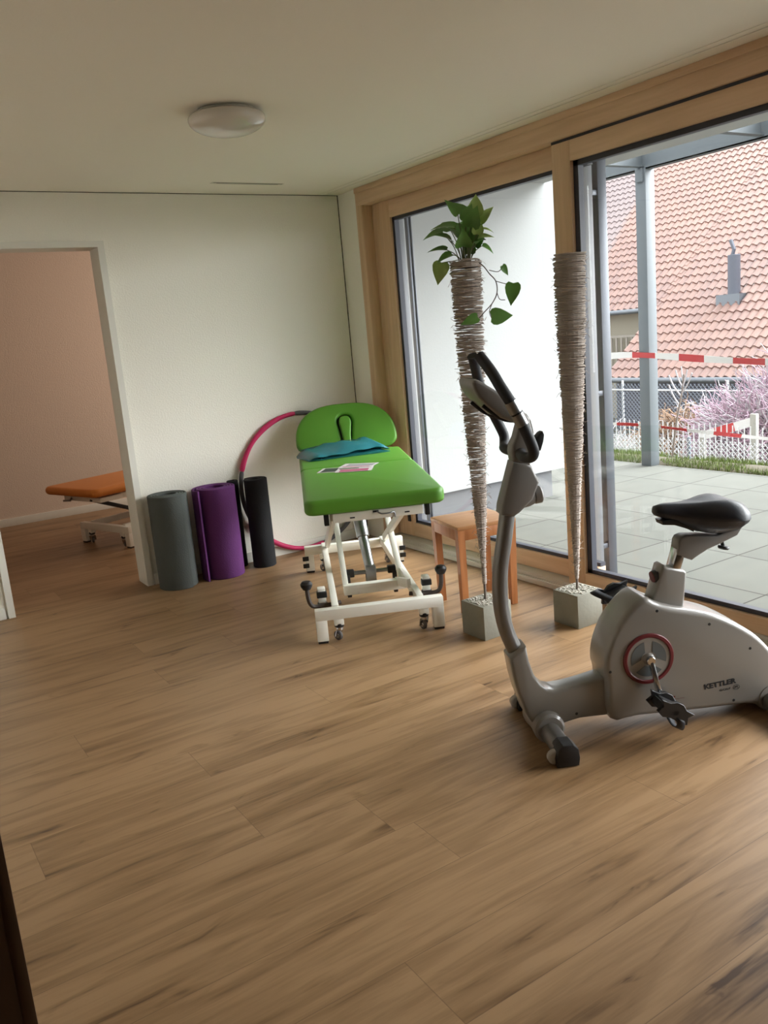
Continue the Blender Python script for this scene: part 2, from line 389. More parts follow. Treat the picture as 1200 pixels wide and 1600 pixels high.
# thin shadow gap between wall and ceiling, and in the corner beside the window
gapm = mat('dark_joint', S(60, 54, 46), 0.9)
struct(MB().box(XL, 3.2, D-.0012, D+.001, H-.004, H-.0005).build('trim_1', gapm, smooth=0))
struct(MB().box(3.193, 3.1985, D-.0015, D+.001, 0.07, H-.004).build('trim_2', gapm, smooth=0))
struct(MB().box(XL-.1, XL, YB, D, 0, H).build('wall_left', white_wall))
struct(MB().box(XL-.1, 3.33, YB-.1, YB, 0, H).build('wall_rear', mat('taupe_wall', S(150, 138, 124), .9)))
# right wall: pier by the corner, pier and glazing continue behind the camera
struct(MB().box(3.2, 3.36, 5.11, D+.16, 0, H).build('wall_right', white_wall))
struct(MB().box(3.2, 3.36, YB-.1, .22, 0, H).build('wall_right', white_wall))
# back room
struct(MB().box(XL-.1, 5.2, 8.55, 8.65, 0, H+.05).build('wall_far', pink_wall))
struct(MB().box(XL-.1, XL, D+.16, 8.55, 0, H+.05).build('wall_far_left', pink_wall))
struct(MB().box(5.0, 5.1, D+.16, 8.55, 0, H+.05).build('wall_far_right', pink_wall))
struct(MB().box(XL, 5.0, 8.536, 8.55, 0, 0.075, 0.002).build('baseboard_far', trimw))
struct(MB().box(1.535, 3.2, D-.013, D, 0, 0.07, 0.002).build('baseboard_back', trimw))
struct(MB().box(XL, 0.62, D-.013, D, 0, 0.07, 0.002).build('baseboard_back_left', trimw))
# white steel door frame
o0, o1, zt = DX0-.028, DX1+.028, DZ+.024
df = MB().prism([(o0, 0), (DX0+.012, 0), (DX0+.012, DZ-.012), (DX1-.012, DZ-.012), (DX1-.012, 0), (o1, 0), (o1, zt), (o0, zt)], D-.014, D+.174, 'XZ')
struct(df.build('door_1', trimw))
# dark wooden jamb right beside the camera
struct(MB().box(-.3, .052, 1.0, 1.14, 0, H, 0.0).box(.052, .068, 1.004, 1.13, 0, H, 0.0015).build('door_2', dkwood))
struct(MB().box(XL, -.3, 1.02, 1.12, 0, H).build('wall_front', mat('taupe_wall', S(150, 138, 124), .9)))

# ------------------------------------------------------------------ glazing in wood frames
def glazing():
    # fixed outer casing
    cs = MB().box(3.185, 3.34, 0.2, 5.11, 2.332, 2.448, .003)            # head
    cs.box(3.179, 3.19, 0.2, 5.11, 2.415, 2.449, .002)
    w = cs.build('window_1', woodw_y); struct(w)
    MB().box(3.185, 3.34, 5.035, 5.11, 0.03, 2.34, .003).build('casing_post', woodw_z, w)
    # left fixed sash, plane 3.27
    zs0, zs1 = 0.055, 2.332; g0, g1 = 0.152, 2.222
    MB().box(3.265, 3.325, 4.83, 4.955, zs0, zs1, .003).build('stile', woodw_z, w)
    MB().box(3.265, 3.325, 4.955, 5.035, zs0, zs1, .003).build('stile', woodw_z, w)
    MB().box(3.266, 3.325, 3.1, 4.84, g1, zs1, .003).build('rail', woodw_y, w)
    MB().box(3.266, 3.325, 3.1, 4.84, zs0, g0, .003).build('rail', woodw_y, w)
    gk = MB().box(3.285, 3.322, 4.805, 4.831, g0, g1).box(3.285, 3.322, 3.1, 4.831, g1-.02, g1+.002).box(3.285, 3.322, 3.1, 4.831, g0-.002, g0+.02)
    gk.build('glazing_bead', gasket, w)
    struct(MB().box(3.300, 3.312, 3.12, 4.81, g0+.015, g1-.015).build('window_pane', glassm, w))
    # sliding sash in front, plane 3.20
    MB().box(3.2, 3.262, 3.132, 3.256, 0.05, 2.318, .003).build('stile', woodw_z, w)
    MB().box(3.201, 3.262, 0.2, 3.134, 2.222, 2.318, .003).build('rail', woodw_y, w)
    MB().box(3.201, 3.262, 0.2, 3.134, 0.05, 0.128, .003).build('rail', woodw_y, w)
    gk = MB().box(3.222, 3.258, 3.1, 3.133, .128, 2.222).box(3.222, 3.258, .2, 3.133, 2.197, 2.224).box(3.222, 3.258, .2, 3.133, .126, .15)
    gk.build('glazing_bead', gasket, w)
    MB().box(3.236, 3.248, .32, 3.12, .14, 2.21).build('window_pane', glassm, w)
    MB().box(3.2, 3.262, 0.2, 0.33, 0.05, 2.318, .003).build('stile', woodw_z, w)
    # black slot above the sliding sash
    MB().box(3.205, 3.3, 0.2, 3.26, 2.318, 2.334).build('slide_gap', gasket, w)
    # stepped grey threshold
    MB().box(3.165, 3.34, 0.2, 5.11, 0.0, 0.03, .002).box(3.19, 3.34, 0.2, 5.11, 0.0, 0.052, .002).box(3.178, 3.184, 0.2, 5.11, 0.03, 0.034).build('threshold', sillm, w)
    # black stop at the foot of the left stile
    MB().box(3.255, 3.268, 4.86, 4.89, 0.16, 0.24, .003).build('drain_stop', blackp, w)
    # outside: aluminium linings and blind guides
    MB().box(3.33, 3.41, 3.19, 3.205, .0, 2.3, .001).box(3.33, 3.41, 4.885, 4.9, .0, 2.3, .001).build('aluminium_lining', alu, w)
    MB().box(3.51, 3.575, 3.245, 3.285, -.03, 2.55, .003).build('blind_guide', alud, w)
    MB().box(3.52, 3.535, 5.0, 5.03, -.03, 2.55, .002).box(3.55, 3.56, 5.0, 5.03, -.03, 2.55, .002).build('blind_guide', alud, w)
    b = MB()
    for z in (.2, 1.06, 2.1): b.box(3.405, 3.515, 3.25, 3.275, z-.014, z+.014, .002)
    b.build('guide_bracket', alud, w)
    b = MB()
    for z in (.2, 1.06, 2.1):
        for x in (3.43, 3.47): b.cyl((x, 3.25, z), (x, 3.246, z), .005, 8)
    b.build('screw', blackp, w)
    # roller housing above the window, outside
    MB().box(3.362, 3.62, YB, 5.28, 2.4, 2.555, .003).build('blind_housing', white_ext, w)
glazing()
struct(MB().box(3.34, 3.36, YB, 5.28, 2.3, 2.56).build('wall_outside_lintel', white_ext))

# ------------------------------------------------------------------ outside: terrace, neighbour wall, balcony
terr = tile_grid_material('concrete_pavers', S(100, 101, 96), S(60, 60, 57), 0.558, 0.545, 6.12, 5.25, 0.005)
struct(MB().box(3.33, 6.73, YB-1, 5.34, -.12, -.03).box(5.1, 6.73, 5.34, 9.5, -.12, -.03).build('terrace_paving', terr))
struct(MB().box(3.345, 5.24, 5.30, 5.40, .205, 3.6).box(5.14, 5.24, 5.40, 9.0, .205, 3.6).build('wall_outside', white_ext))
struct(MB().box(3.345, 5.09, 5.335, 5.40, -.03, .205).box(5.0, 5.09, 5.40, 9.0, -.03, .205).build('wall_outside_plinth', plinthm))
struct(MB().box(3.345, 5.12, YB-1, 9, 2.56, 2.78).build('balcony_slab', white_ext))
def balcony_steel():
    r = empty('balcony_frame', (6.7, 5.6, -.03))
    L = lambda b, n: b.build(n, galv, r)
    L(MB().box(-.065, .06, -.05, .07, 0, 2.80, .004), 'post')
    L(MB().box(-.065, .06, -4.5, -4.38, 0, 2.80, .004), 'post')
    L(MB().box(-.06, -.045, -8, 4, 2.79, 3.0).box(-.06, .04, -8, 4, 2.79, 2.80).box(-.06, .04, -8, 4, 2.99, 3.0), 'edge_beam')
    for y in (-6.05, -4.84, -3.63, -2.42, -1.21, 0, 1.21, 2.42):
        L(MB().box(-1.58, -.06, y-.005, y+.005, 2.81, 2.97).box(-1.58, -.06, y-.035, y+.035, 2.81, 2.818), 'cross_beam')
    L(MB().box(-.09, -.065, -.03, .05, 2.68, 2.80, .003).box(-.04, .04, .065, .08, 2.68, 2.80), 'bracket')
    return r
tag(balcony_steel(), 'galvanised steel balcony frame on posts at the edge of the paved terrace', 'balcony')

# ground beyond the terrace
grassm = mat('spring_grass', S(92, 108, 50), 0.95, bump=1, bscale=90, var=0.35, vscale=7)
soil = mat('garden_ground', S(72, 66, 50), 0.95, var=0.3, vscale=3)
def ground():
    b = MB(); xs = [6.73, 6.78, 7.05, 7.3, 7.8, 8.5, 10, 13, 17, 24, 60]; zs = [-.05, -.02, -.01, -.06, -.35, -.62, -.9, -1.3, -1.7, -1.8, -2]
    ys = [-30+i*.5 for i in range(161)]
    V = [[b.bm.verts.new((x, y, z+(.02*noise.noise(Vector((x*3, y*2, 0))) if 6.75 < x < 8 else 0))) for x, z in zip(xs, zs)] for y in ys]
    for A, B in zip(V, V[1:]):
        for k in range(len(xs)-1): b.bm.faces.new((A[k], A[k+1], B[k+1], B[k]))
    return b.build('ground', soil)
struct(ground())
struct(MB().box(3.33, 6.73, YB-1, 9.5, -2, -.121).build('terrace_base', plinthm))
def grass():
    b = MB(); rnd = random.Random(3)
    for i in range(15000):
        x = 6.75+rnd.random()**1.3*.6; y = 3.2+rnd.random()*5.4
        if noise.noise(Vector((x*2.2, y*1.7, 3))) < -.22: continue
        z = -.03 if x < 7.2 else -.06; h = .02+rnd.random()*.05; a = rnd.random()*PI; w = .005
        dx, dy = math.cos(a)*w, math.sin(a)*w; lx, ly = (rnd.random()-.5)*.03, (rnd.random()-.5)*.03
        v = [b.bm.verts.new(p) for p in ((x-dx, y-dy, z-.01), (x+dx, y+dy, z-.01), (x+lx, y+ly, z+h))]; b.bm.faces.new(v)
    return b.build('grass', grassm, smooth=0, recalc=False)
tag(grass(), 'strip of short green grass along the edge of the terrace paving', 'grass', kind='stuff')

# fences
wirew = mat('frosty_white_wire', S(205, 207, 210), 0.6)
wireg = mat('grey_blue_fence_wire', S(116, 126, 138), 0.5, .3)
def mesh_fence(name, X, y0, y1, z0, z1, pitch, r, mt, posts, spikes=0, rail=False, label='', ptop=.06, pm=None):
    root = empty(name, (X, (y0+y1)/2, z0)); b = MB(); ym = (y0+y1)/2; h = z1-z0
    n = int((y1-y0+h)/pitch)
    for i in range(n):
        for sgn in (1, -1):
            a = y0-h+i*pitch if sgn == 1 else y0+i*pitch
            p0 = [a, 0]; p1 = [a+sgn*h, h]
            # clip to range
            def clip(p, q):
                (ya, za), (yb, zb) = p, q
                if ya > yb: ya, za, yb, zb = yb, zb, ya, za
                if yb <= y0 or ya >= y1: return None
                if ya < y0: t = (y0-ya)/(yb-ya); za += (zb-za)*t; ya = y0
                if yb > y1: t = (y1-ya)/(yb-ya); zb = za+(zb-za)*t; yb = y1
                return (ya, za), (yb, zb)
            c = clip(p0, p1)
            if c is None: continue
            off = .002*sgn
            b.tube([(off, c[0][0]-ym, c[0][1]), (off, c[1][0]-ym, c[1][1])], r, 4, caps=False)
    b.build('wire_mesh', mt, root, smooth=0, recalc=False)
    if spikes:
        s = MB(); k = int((y1-y0)/spikes)
        for i in range(k):
            y = y0+i*spikes; s.tube([(.01, y-ym, h-.45), (.01, y-ym, h+.17+random.random()*.05)], r*1.5, 4)
        s.build('picket_wires', mt, root, smooth=0, recalc=False)
    for y in posts:
        MB().rcyl((0.02, y-ym, -.1), (0.02, y-ym, h+ptop), .022, .004, 12).build('post', pm or mt, root)
    if rail: MB().cyl((0, y0-ym, h-.12), (0, y1-ym, h-.12), .016, 8).build('rail', pm or mt, root)
    return root
tag(mesh_fence('garden_fence', 8.5, 4.0, 9.5, -.66, -.07, .062, .0055, wirew, (6.55, 4.5, 8.6), spikes=.075, pm=wireg, ptop=.02),
    'low white chain link fence with thin picket wires behind the grass strip', 'fence')
tag(mesh_fence('boundary_fence', 13.0, 7.5, 15, -1.2, .12, .085, .007, wireg, (10.75, 11.55, 9.2, 13), rail=True, pm=wirew),
    'grey chain link fence with white posts in front of the tiled house', 'fence')

# ------------------------------------------------------------------ tiled house
def house():
    root = empty('farmhouse', (18.0, 13, -2)); ox, oy, oz = 18.0, 13, -2
    SL = math.tan(math.radians(40)); ca, sa = math.cos(math.radians(40)), math.sin(math.radians(40))
    def roof(x0, x1, y0, y1, name):
        b = MB(); rowl = .335; wave = .235; nsub = 6
        nr = int((x1-x0)/ca/rowl); ny = int((y1-y0)/wave*nsub)
        lt = b.bm.loops.layers.float.new('tile'); lw = b.bm.loops.layers.float.new('greyer')
        for r in range(nr):
            s0 = (x0-18)/ca + r*rowl; s1 = s0+rowl*1.04
            lo, hi = [], []
            for k in range(ny+1):
                y = y0+k*wave/nsub; ph = 2*PI*y/wave
                wv = .030*math.sin(ph)+.010*math.sin(2*ph+1)
                lipdrop = .012*math.cos(ph)
                for L_, s_, lift in ((lo, s0-lipdrop*1.2, .045), (hi, s1, .012)):
                    h = lift+wv
                    L_.append(b.bm.verts.new((18+s_*ca-h*sa-ox, y-oy, -.25+s_*sa+h*ca-oz)))
            lip = []
            for k, v in enumerate(lo):
                lip.append(b.bm.verts.new((v.co.x+.030*sa, v.co.y, v.co.z-.030*ca)))
            for k in range(ny):
                y = y0+k*wave/nsub; c = int(math.floor(y/wave)); x = 18+s0*ca
                rn = random.Random(c*977+r*131+int(x0*10)).random()
                base = .35+.3*noise.noise(Vector((c*.09, r*.13, 2)))+.45*(rn-.5)+.25*min(1, r/18)
                grey_k = 0.0
                xx = 18+s0*ca; d = (y-20.26)-(xx-22.3)*.28  # tiles mixed towards grey past a slanting line on the upper roof
                if xx > 20.2: grey_k = max(0, min(.7, d*3+.3))
                for A, B in ((lo, hi), (lip, lo)):
                    f = b.bm.faces.new((A[k], A[k+1], B[k+1], B[k]))
                    for l in f.loops: l[lt] = base-(.0 if A is lo else .25); l[lw] = grey_k
        return b.build(name, MATS['roof'], root, smooth=50, recalc=False)
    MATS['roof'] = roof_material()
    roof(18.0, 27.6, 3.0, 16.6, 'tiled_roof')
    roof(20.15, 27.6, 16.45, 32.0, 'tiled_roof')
    dark = mat('dark_timber_cladding', S(76, 76, 86), 0.8, var=.15)
    gut = mat('zinc_gutter', S(112, 118, 126), 0.4, .5)
    B_ = lambda x0, x1, y0, y1, z0, z1: (x0-ox, x1-ox, y0-oy, y1-oy, z0-oz, z1-oz)
    MB().box(*B_(18.35, 27, 3.2, 16.5, -2.2, -.25)).build('lower_wall', dark, root)
    MB().box(*B_(20.6, 27, 16.2, 32, -2.2, 1.75)).build('upper_wall', cream, root)
    MB().box(*B_(20.45, 20.6, 16.3, 17.3, -.5, 1.45)).build('shutter', dark, root)
    for x, y0, y1, z in ((17.9, 3, 16.6, -.3), (20.05, 16.6, 32, 1.5)):
        MB().rcyl((x-ox, y0-oy, z-oz), (x-ox, y1-oy, z-oz), .07, .004, 12).build('gutter', gut, root)
    # flue through the roof
    fl = mat('grey_flue_metal', S(92, 96, 108), 0.5, .3)
    f = MB().rcyl((20.3-ox, 14.15-oy, 1.55-oz), (20.3-ox, 14.15-oy, 2.72-oz), .16, .01, 16).build('flue_pipe', fl, root)
    MB().tube([(20.3-ox, 14.2-oy, 2.7-oz), (20.3-ox, 14.15-oy, 2.85-oz), (20.3-ox, 14.25-oy, 3.1-oz)], .05, 8).build('cowl', fl, f)
    MB().box(*B_(20.02, 20.6, 13.8, 14.5, 1.35, 1.72)).build('flashing', gut, root)
    # balustrade in front of upper wall, left
    b = MB(); b.box(*B_(20.3, 20.35, 17.0, 20.0, .75, .82))
    for i in range(16): b.box(*B_(20.31, 20.34, 17.0+i*.2, 17.06+i*.2, -.2, .76))
    b.build('balustrade', mat('weathered_timber', S(150, 144, 136), .9), root)
    return root
tag(house(), 'farmhouse with a large red clay tile roof and a grey flue beyond the fences', 'house')

# shrubs and sapling
def twigs(name, mt, cx, cy_, cz, rx, ry, rz, n, r, droop, rnd, stuff=True, upw=.6, seg=4, ln=.35):
    b = MB()
    for i in range(n):
        a = rnd.random()*2*PI; q = rnd.random()**.6; s = rnd.random()
        p = Vector((math.cos(a)*rx*q, math.sin(a)*ry*q, rz*(s*(1-.55*q))))
        d = Vector((math.cos(a)*q+rnd.uniform(-.7, .7), math.sin(a)*q+rnd.uniform(-.7, .7), upw*rnd.uniform(.2, 1.4))).normalized()
        pts = [p.copy()]
        for k in range(seg):
            d = (d+Vector((rnd.uniform(-.6, .6), rnd.uniform(-.6, .6), rnd.uniform(-.5, .5)-droop*k))).normalized()
            p = p+d*ln/seg*(.6+rnd.random()*.8); pts.append(p.copy())
        b.tube(pts, [r*(1.25-k*.18) for k in range(len(pts))], 3, caps=False)
    o = b.build(name, mt, None, smooth=0, recalc=False); o.location = (cx, cy_, cz)
    return o
rn = random.Random(11)
pinkm = mat('pinkish_frosty_twigs', S(170, 146, 160), .8, var=.3, vscale=5)
straw = mat('dry_straw_stems', S(140, 114, 92), .85, var=.3, vscale=5)
whitet = mat('frosty_white_twigs', S(172, 168, 172), .8, var=.12)
def bush(name, parts_, label, loc):
    root = empty(name, loc)
    for nm, mt, rx, ry, rz, n, r, dr, up, ln in parts_:
        o = twigs(nm, mt, 0, 0, 0, rx, ry, rz, n, r, dr, rn, upw=up, ln=ln); o.parent = root; o.location = (0, 0, 0)
    MB().tube([(0, 0, -.25), (.03, .05, .3), (.0, .02, .8)], [.05, .035, .02], 6).build('trunk', mat('shrub_bark', S(120, 104, 98), .9), root)
    return tag(root, label, 'shrub')
bush('flowering_shrub', [('pink_twigs', pinkm, .8, 1.2, 1.7, 3000, .0085, .02, .7, .42), ('white_shoots', whitet, .85, 1.25, 1.8, 900, .009, .0, 1.2, .4)],
     'large pinkish flowering shrub with pale shoots behind the low fence', (10.9, 6.9, -1.05))
bush('dry_grass_bush', [('straw_stems', straw, .45, .8, 1.0, 1300, .009, .25, .7, .55), ('pale_tips', whitet, .5, .9, 1.05, 420, .008, .25, .6, .45)],
     'brown rounded bush of dry arching stems left of the pink shrub', (12.05, 9.45, -1.25))
bush('bare_shrub', [('bare_twigs', whitet, .4, .6, .6, 420, .007, .1, .6, .4)],
     'whitish bare shrub behind the fence left of the brown bush', (10.4, 9.75, -1.0))
def sapling():
    root = empty('bare_sapling', (7.55, 6.03, -.16)); bk = mat('sapling_bark', S(122, 112, 106), .9)
    MB().tube(crom([(0, 0, -.03), (.01, -.02, .2), (.0, -.08, .5), (0, -.14, .75), (0, -.17, .95)], 4), [.012]*8+[.009]*9, 6).build('trunk', bk, root)
    b = MB(); r = random.Random(5)
    for z, dy, s in ((.72, .22, 1), (.74, -.2, 1), (.82, .12, .8), (.62, .2, 1), (.8, -.1, .9), (.88, .03, .7)):
        p = Vector((0, -.17*z/.95, z)); b.tube(crom([p, p+Vector((0, dy*.4, .1*s)), p+Vector((0, dy*.7, .22*s))], 3), .008, 5)
    b.build('frosted_branches', whitet, root)
    b = MB()
    for z, dy in ((.05, .12), (.1, -.16), (.2, .1), (.02, .2)):
        p = Vector((0, -.05*z, z)); b.tube(crom([p, p+Vector((0, dy*.5, .12)), p+Vector((0, dy, .32))], 3), .003, 4)
    b.build('lower_twigs', bk, root)
    return root
tag(sapling(), 'thin bare sapling with frosted branch tips in the grass strip', 'tree')
tapew = mat('white_tape', S(200, 198, 196), .5); taper = mat('red_tape', S(168, 26, 30), .5)
def barrier_tape(name, pts, h, seglen, label, ph=0, tw=0.0):
    root = empty(name, pts[0]); P = [Vector(p)-Vector(pts[0]) for p in pts]
    dense = crom(P, 40); acc = 0; cur = None; runs = []
    for i in range(len(dense)-1):
        a, c = dense[i], dense[i+1]; acc += (c-a).length; k = int((acc+ph)/seglen)
        if k != cur: runs.append((k, [])); cur = k
        h2 = h*(1+.12*math.sin(acc*6)); o2 = tw*math.sin(acc*3)
        runs[-1][1].append([(a.x, a.y, a.z-h2/2), (c.x, c.y, c.z-h2/2), (c.x+o2, c.y, c.z+h2/2), (a.x+o2, a.y, a.z+h2/2)])
    for k, qs in runs:
        b = MB()
        for q in qs: b.bm.faces.new([b.bm.verts.new(p) for p in q])
        bmesh.ops.remove_doubles(b.bm, verts=b.bm.verts, dist=1e-4)
        o = b.build('red_stripe' if k % 2 == 0 else 'white_stripe', taper if k % 2 == 0 else tapew, root, smooth=0); sm = o.modifiers.new('thick', 'SOLIDIFY'); sm.thickness = .002
    tag(root, label, 'barrier tape', 'barrier tapes strung across the terrace')
barrier_tape('barrier_tape', [(6.62, 7.4, 1.10), (6.62, 6.2, 1.066), (6.62, 5.62, 1.062), (6.62, 4.28, .97), (6.62, 2.5, .93)], .058, .285, 'upper red and white barrier tape stretched at the steel post', ph=.05)
barrier_tape('barrier_tape', [(7.0, 7.4, .335), (7.0, 6.6, .312), (7.0, 5.95, .318), (7.0, 5.2, .28), (7.0, 4.53, .25), (7.0, 2.8, .19)], .030, .30, 'lower narrow red and white barrier tape above the grass strip', ph=.1, tw=.02)
def barrier_board():
    root = empty('barrier_board', (9.4, 6.7, -.75))
    P = [(0, .36, .555), (0, .12, .63), (0, -.16, .71), (0, -.42, .79)]
    for a, c, mt, nm in ((P[0], P[1], tapew, 'white_end'), (P[1], P[2], taper, 'red_band'), (P[2], P[3], tapew, 'white_middle')):
        MB().bar(a, c, .03, .11).build(nm, mt, root)
    ps = mat('pale_support', S(150, 148, 140), .8)
    MB().box(-.03, .03, -.47, -.39, 0, .88).build('support', ps, root); MB().box(-.03, .03, .28, .34, 0, .55).build('support', ps, root)
    return root
tag(barrier_board(), 'slanted white and red barrier board behind the low fence', 'barrier')

# ------------------------------------------------------------------ ceiling lamp and slot
def lamp():
    root = empty('ceiling_lamp', (1.60, 3.53, H))
    MB().lathe([(0, 0), (.125, 0), (.13, -.004), (.13, -.022), (0, -.022)]).build('mounting_ring', mat('lamp_ring_white', S(222, 218, 206), .4), root)
    prof = [(.14, -.012), (.158, -.02), (.163, -.03), (.161, -.045), (.148, -.062), (.12, -.078), (.08, -.09), (.04, -.096), (0, -.098)]
    pr = crom2(prof, 4, False); pr[-1] = (0, -.098)
    MB().lathe(pr, seg=48).build('glass_dome', mat('opal_glass', S(214, 208, 200), .12, coat=.5), root)
    return root
tag(lamp(), 'round white opal glass lamp mounted flush on the ceiling, switched off', 'ceiling lamp')
v = MB().box(2.12, 2.6, 4.99, 5.03, H-.0015, H+.001)
v = v.build('ceiling_vent', mat('vent_white', S(214, 208, 192), .6)); tag(v, 'slim rectangular slot vent in the ceiling near the back wall', 'vent')
MB().box(2.13, 2.59, 4.994, 4.999, H-.0025, H-.001).box(2.16, 2.57, 5.018, 5.022, H-.0025, H-.001).build('slot', gapm, v, smooth=0)

# ------------------------------------------------------------------ treatment tables
def cushion(poly, z0, z1, mt, name, root, bev=.022, holes=(), M=None):
    return MB().prism(poly, z0, z1, 'XY', bev, 4, holes, M).build(name, mt, root, smooth=60)
def caster(root, x, y, top, ang):
    c = MB(); c.box(x-.024, x+.024, y-.022, y+.022, .085, top, .003); o = c.build('caster', white_metal, root)
    MB().rcyl((x, y, .072), (x, y, .094), .024, .003, 16).build('collar', blackp, o)
    dx, dy = math.cos(ang), math.sin(ang); ox, oy = x+dx*.012, y+dy*.012; sx_, sy__ = -dy, dx
    f = MB(); f.rcyl((x, y, .055), (x, y, .075), .017, .002, 16)
    for s in (-1, 1):
        f.bar((x+sx_*.013*s, y+sy__*.013*s, .062), (ox+sx_*.013*s, oy+sy__*.013*s, .022), .003, .026, up=(sx_, sy__, 0))
    f.build('fork', chrome, o)
    MB().rcyl((ox-sx_*.009, oy-sy__*.009, .025), (ox+sx_*.009, oy+sy__*.009, .025), .025, .004, 20).build('wheel', greyrub, o)
    MB().rcyl((ox-sx_*.011, oy-sy__*.011, .025), (ox+sx_*.011, oy+sy__*.011, .025), .013, .002, 16).build('hub', chrome, o)
def treatment_table(name, loc, rz, seat, HZ, sections, front_over, skew=(0, 0), detailed=True):
    """x = across, y = away from the viewer along the couch"""
    root = empty(name, loc, rz); hb = HZ-.078
    wm = white_metal
    for yy, tag_ in ((0, 'front'), (1.34, 'rear')):
        x0, x1 = -.32, .325
        MB().box(x0, x1, yy-.025, yy+.025, .118, .172, .003).build('foot_beam', wm, root)
        for (a, c) in ((x0, x0+.056), (x1-.056, x1)):
            l = MB().box(a, c, yy-.025, yy+.025, .012, .12, .002).build('foot', wm, root)
            MB().box(a+.003, c-.003, yy-.022, yy+.022, 0, .013, .002).build('foot_pad', blackp, l)
        caster(root, -.205 if yy == 0 else -.2, yy+(.0 if yy == 0 else -.02), .12, 2.4); caster(root, .225, yy-.0, .12, 2.0)
    # side rails between the foot beams
    for s in (-1, 1):
        MB().bar((s*.215, .02, .155), (s*.19, 1.33, .165), .034, .05, .003).build('side_rail', wm, root)
    # inner lifting frame
    MB().bar((-.14, .47, .115), (.205, .47, .115), .05, .055, .003).build('cross_bar', wm, root)
    t = (hb-.12)/1.0
    for x in (-.125, .19):
        MB().bar((x, .47, .115), (x+.01, 1.36, hb-.03), .03, .045, .003).build('inner_arm', wm, root)
    for s in (-1, 1):
        MB().bar((s*.185+.01, 1.22, .2), (s*.18+.01, .14, hb-.035), .026, .045, .003).build('outer_arm', wm, root)
    MB().bar((.19, .2, .19), (.165, .5, .12), .022, .05, .003).build('pivot_plate', wm, root)
    # under-bed frame
    MB().box(-.185, .26, -.015, .02, hb-.045, hb, .003).build('bed_apron', wm, root)
    for x in (-.175, .235): MB().box(x-.02, x+.02, .02, 1.58, hb-.042, hb-.004, .003).build('bed_rail', wm, root)
    MB().box(-.15, .2, 1.52, 1.56, hb-.04, hb-.004, .003).build('bed_cross_rail', wm, root)
    MB().box(-.15, .2, 1.0, 1.04, hb-.04, hb-.004, .003).build('bed_cross_rail', wm, root)
    # actuator
    a = MB().rcyl((.035, .66, .16), (.02, .77, .33), .029, .003, 24).build('lift_cylinder', steelc, root)
    MB().rcyl((.02, .77, .33), (.0, .92, hb-.03), .037, .003, 24).build('cylinder_sleeve', steelc, a)
    MB().box(.005, .065, .62, .68, .06, .19, .006).build('lift_mount', steelc, root)
    MB().rcyl((-.085, .64, .155), (.155, .64, .155), .012, .002, 16).build('pedal_axle', steelc, root)
    for x in (-.085, .155):
        MB().box(x-.024, x+.024, .62, .66, .135, .178, .006).box(x-.012 + (-.014 if x < 0 else .014), x+.012+(-.014 if x < 0 else .014), .615, .645, .02, .15, .004).build('pedal_grip', blackp, root)
    if detailed:
        # side brackets with black bumpers, foot levers with ball knobs
        for s, x in ((-1, -.272), (1, .272)):
            p = MB().box(x-.02, x+.02, .14, .19, .12, .235, .004).build('wheel_lift_bracket', wm, root)
            MB().box(x-.026, x+.026, .125, .165, .13, .16, .003).box(x-.026, x+.026, .125, .165, .19, .22, .003).build('bumper', blackp, p)
            lv = MB().tube(crom([(s*.345, .1, .26), (s*.34, .1, .19), (s*.315, .11, .155), (s*.24, .13, .15), (s*.18, .15, .15)], 4), .0115, 10)
            lv = lv.build('foot_lever', mat('brown_grey_steel', S(78, 70, 66), .4, .4), root)
            MB().lathe([(0, -.028), (.02, -.022), (.03, -.004), (.031, .008), (.022, .02), (0, .024)], Matrix.Translation((s*.345, .1, .275)), 20).build('ball_knob', blackp, lv)
            # rear bumpers
            MB().box(s*.318-.02, s*.318+.02, 1.308, 1.318, .035, .065, .003).box(s*.318-.02, s*.318+.02, 1.308, 1.318, .082, .112, .003).build('rear_bumper', blackp, root)
        for x in (-.215, .285): MB().box(x-.012, x+.012, .0, .035, hb-.058, hb+.0, .003).build('frame_end_cap', blackp, root)
        MB().tube(crom([(.03, -.03, hb-.004), (.05, -.035, hb-.018), (.09, -.03, hb-.02), (.115, -.02, hb-.02), (.12, -.02, hb-.045)], 4), .004, 8).build('release_lever', steelc, root)
        MB().box(.012, .04, -.02, -.014, hb-.012, hb-.003).build('apron_slot', blackp, root)
        for x in (-.09, .18): MB().box(x-.012, x+.012, -.018, -.0145, hb-.03, hb-.024).build('apron_slot', blackp, root)
    else:
        MB().tube([(-.1, -.2, hb-.02), (-.06, -.24, hb-.03), (-.15, -.24, hb-.035)], .008, 8).build('release_lever', steelc, root)
        MB().bar((.16, -.2, hb-.02), (.1, .45, .16), .03, .03, .002).build('gas_strut', blackp, root)
        MB().box(-.2, .28, -.2, 0, hb-.04, hb-.005, .003).build('bed_apron', wm, root)
    for sec in sections: sec(root, HZ)
    return root
greenv = mat('green_vinyl', S(92, 150, 50), .42, bump=.08, bscale=300, spec=.4)
orangev = mat('orange_vinyl', S(214, 132, 58), .45, bump=.08, bscale=300, spec=.4)
def sk(poly): return [(x+.028+.0195*y, y) for x, y in poly]
def g_front(root, hz): cushion(sk(rrect(-.345, .345, -.045, 1.022, .055)), hz-.075, hz, greenv, 'leg_cushion', root)
def g_mid(root, hz): cushion(sk(rrect(-.345, .345, 1.030, 1.675, .07, corners=(.5, .5, .5, .5))), hz-.068, hz-.002, greenv, 'back_cushion', root)
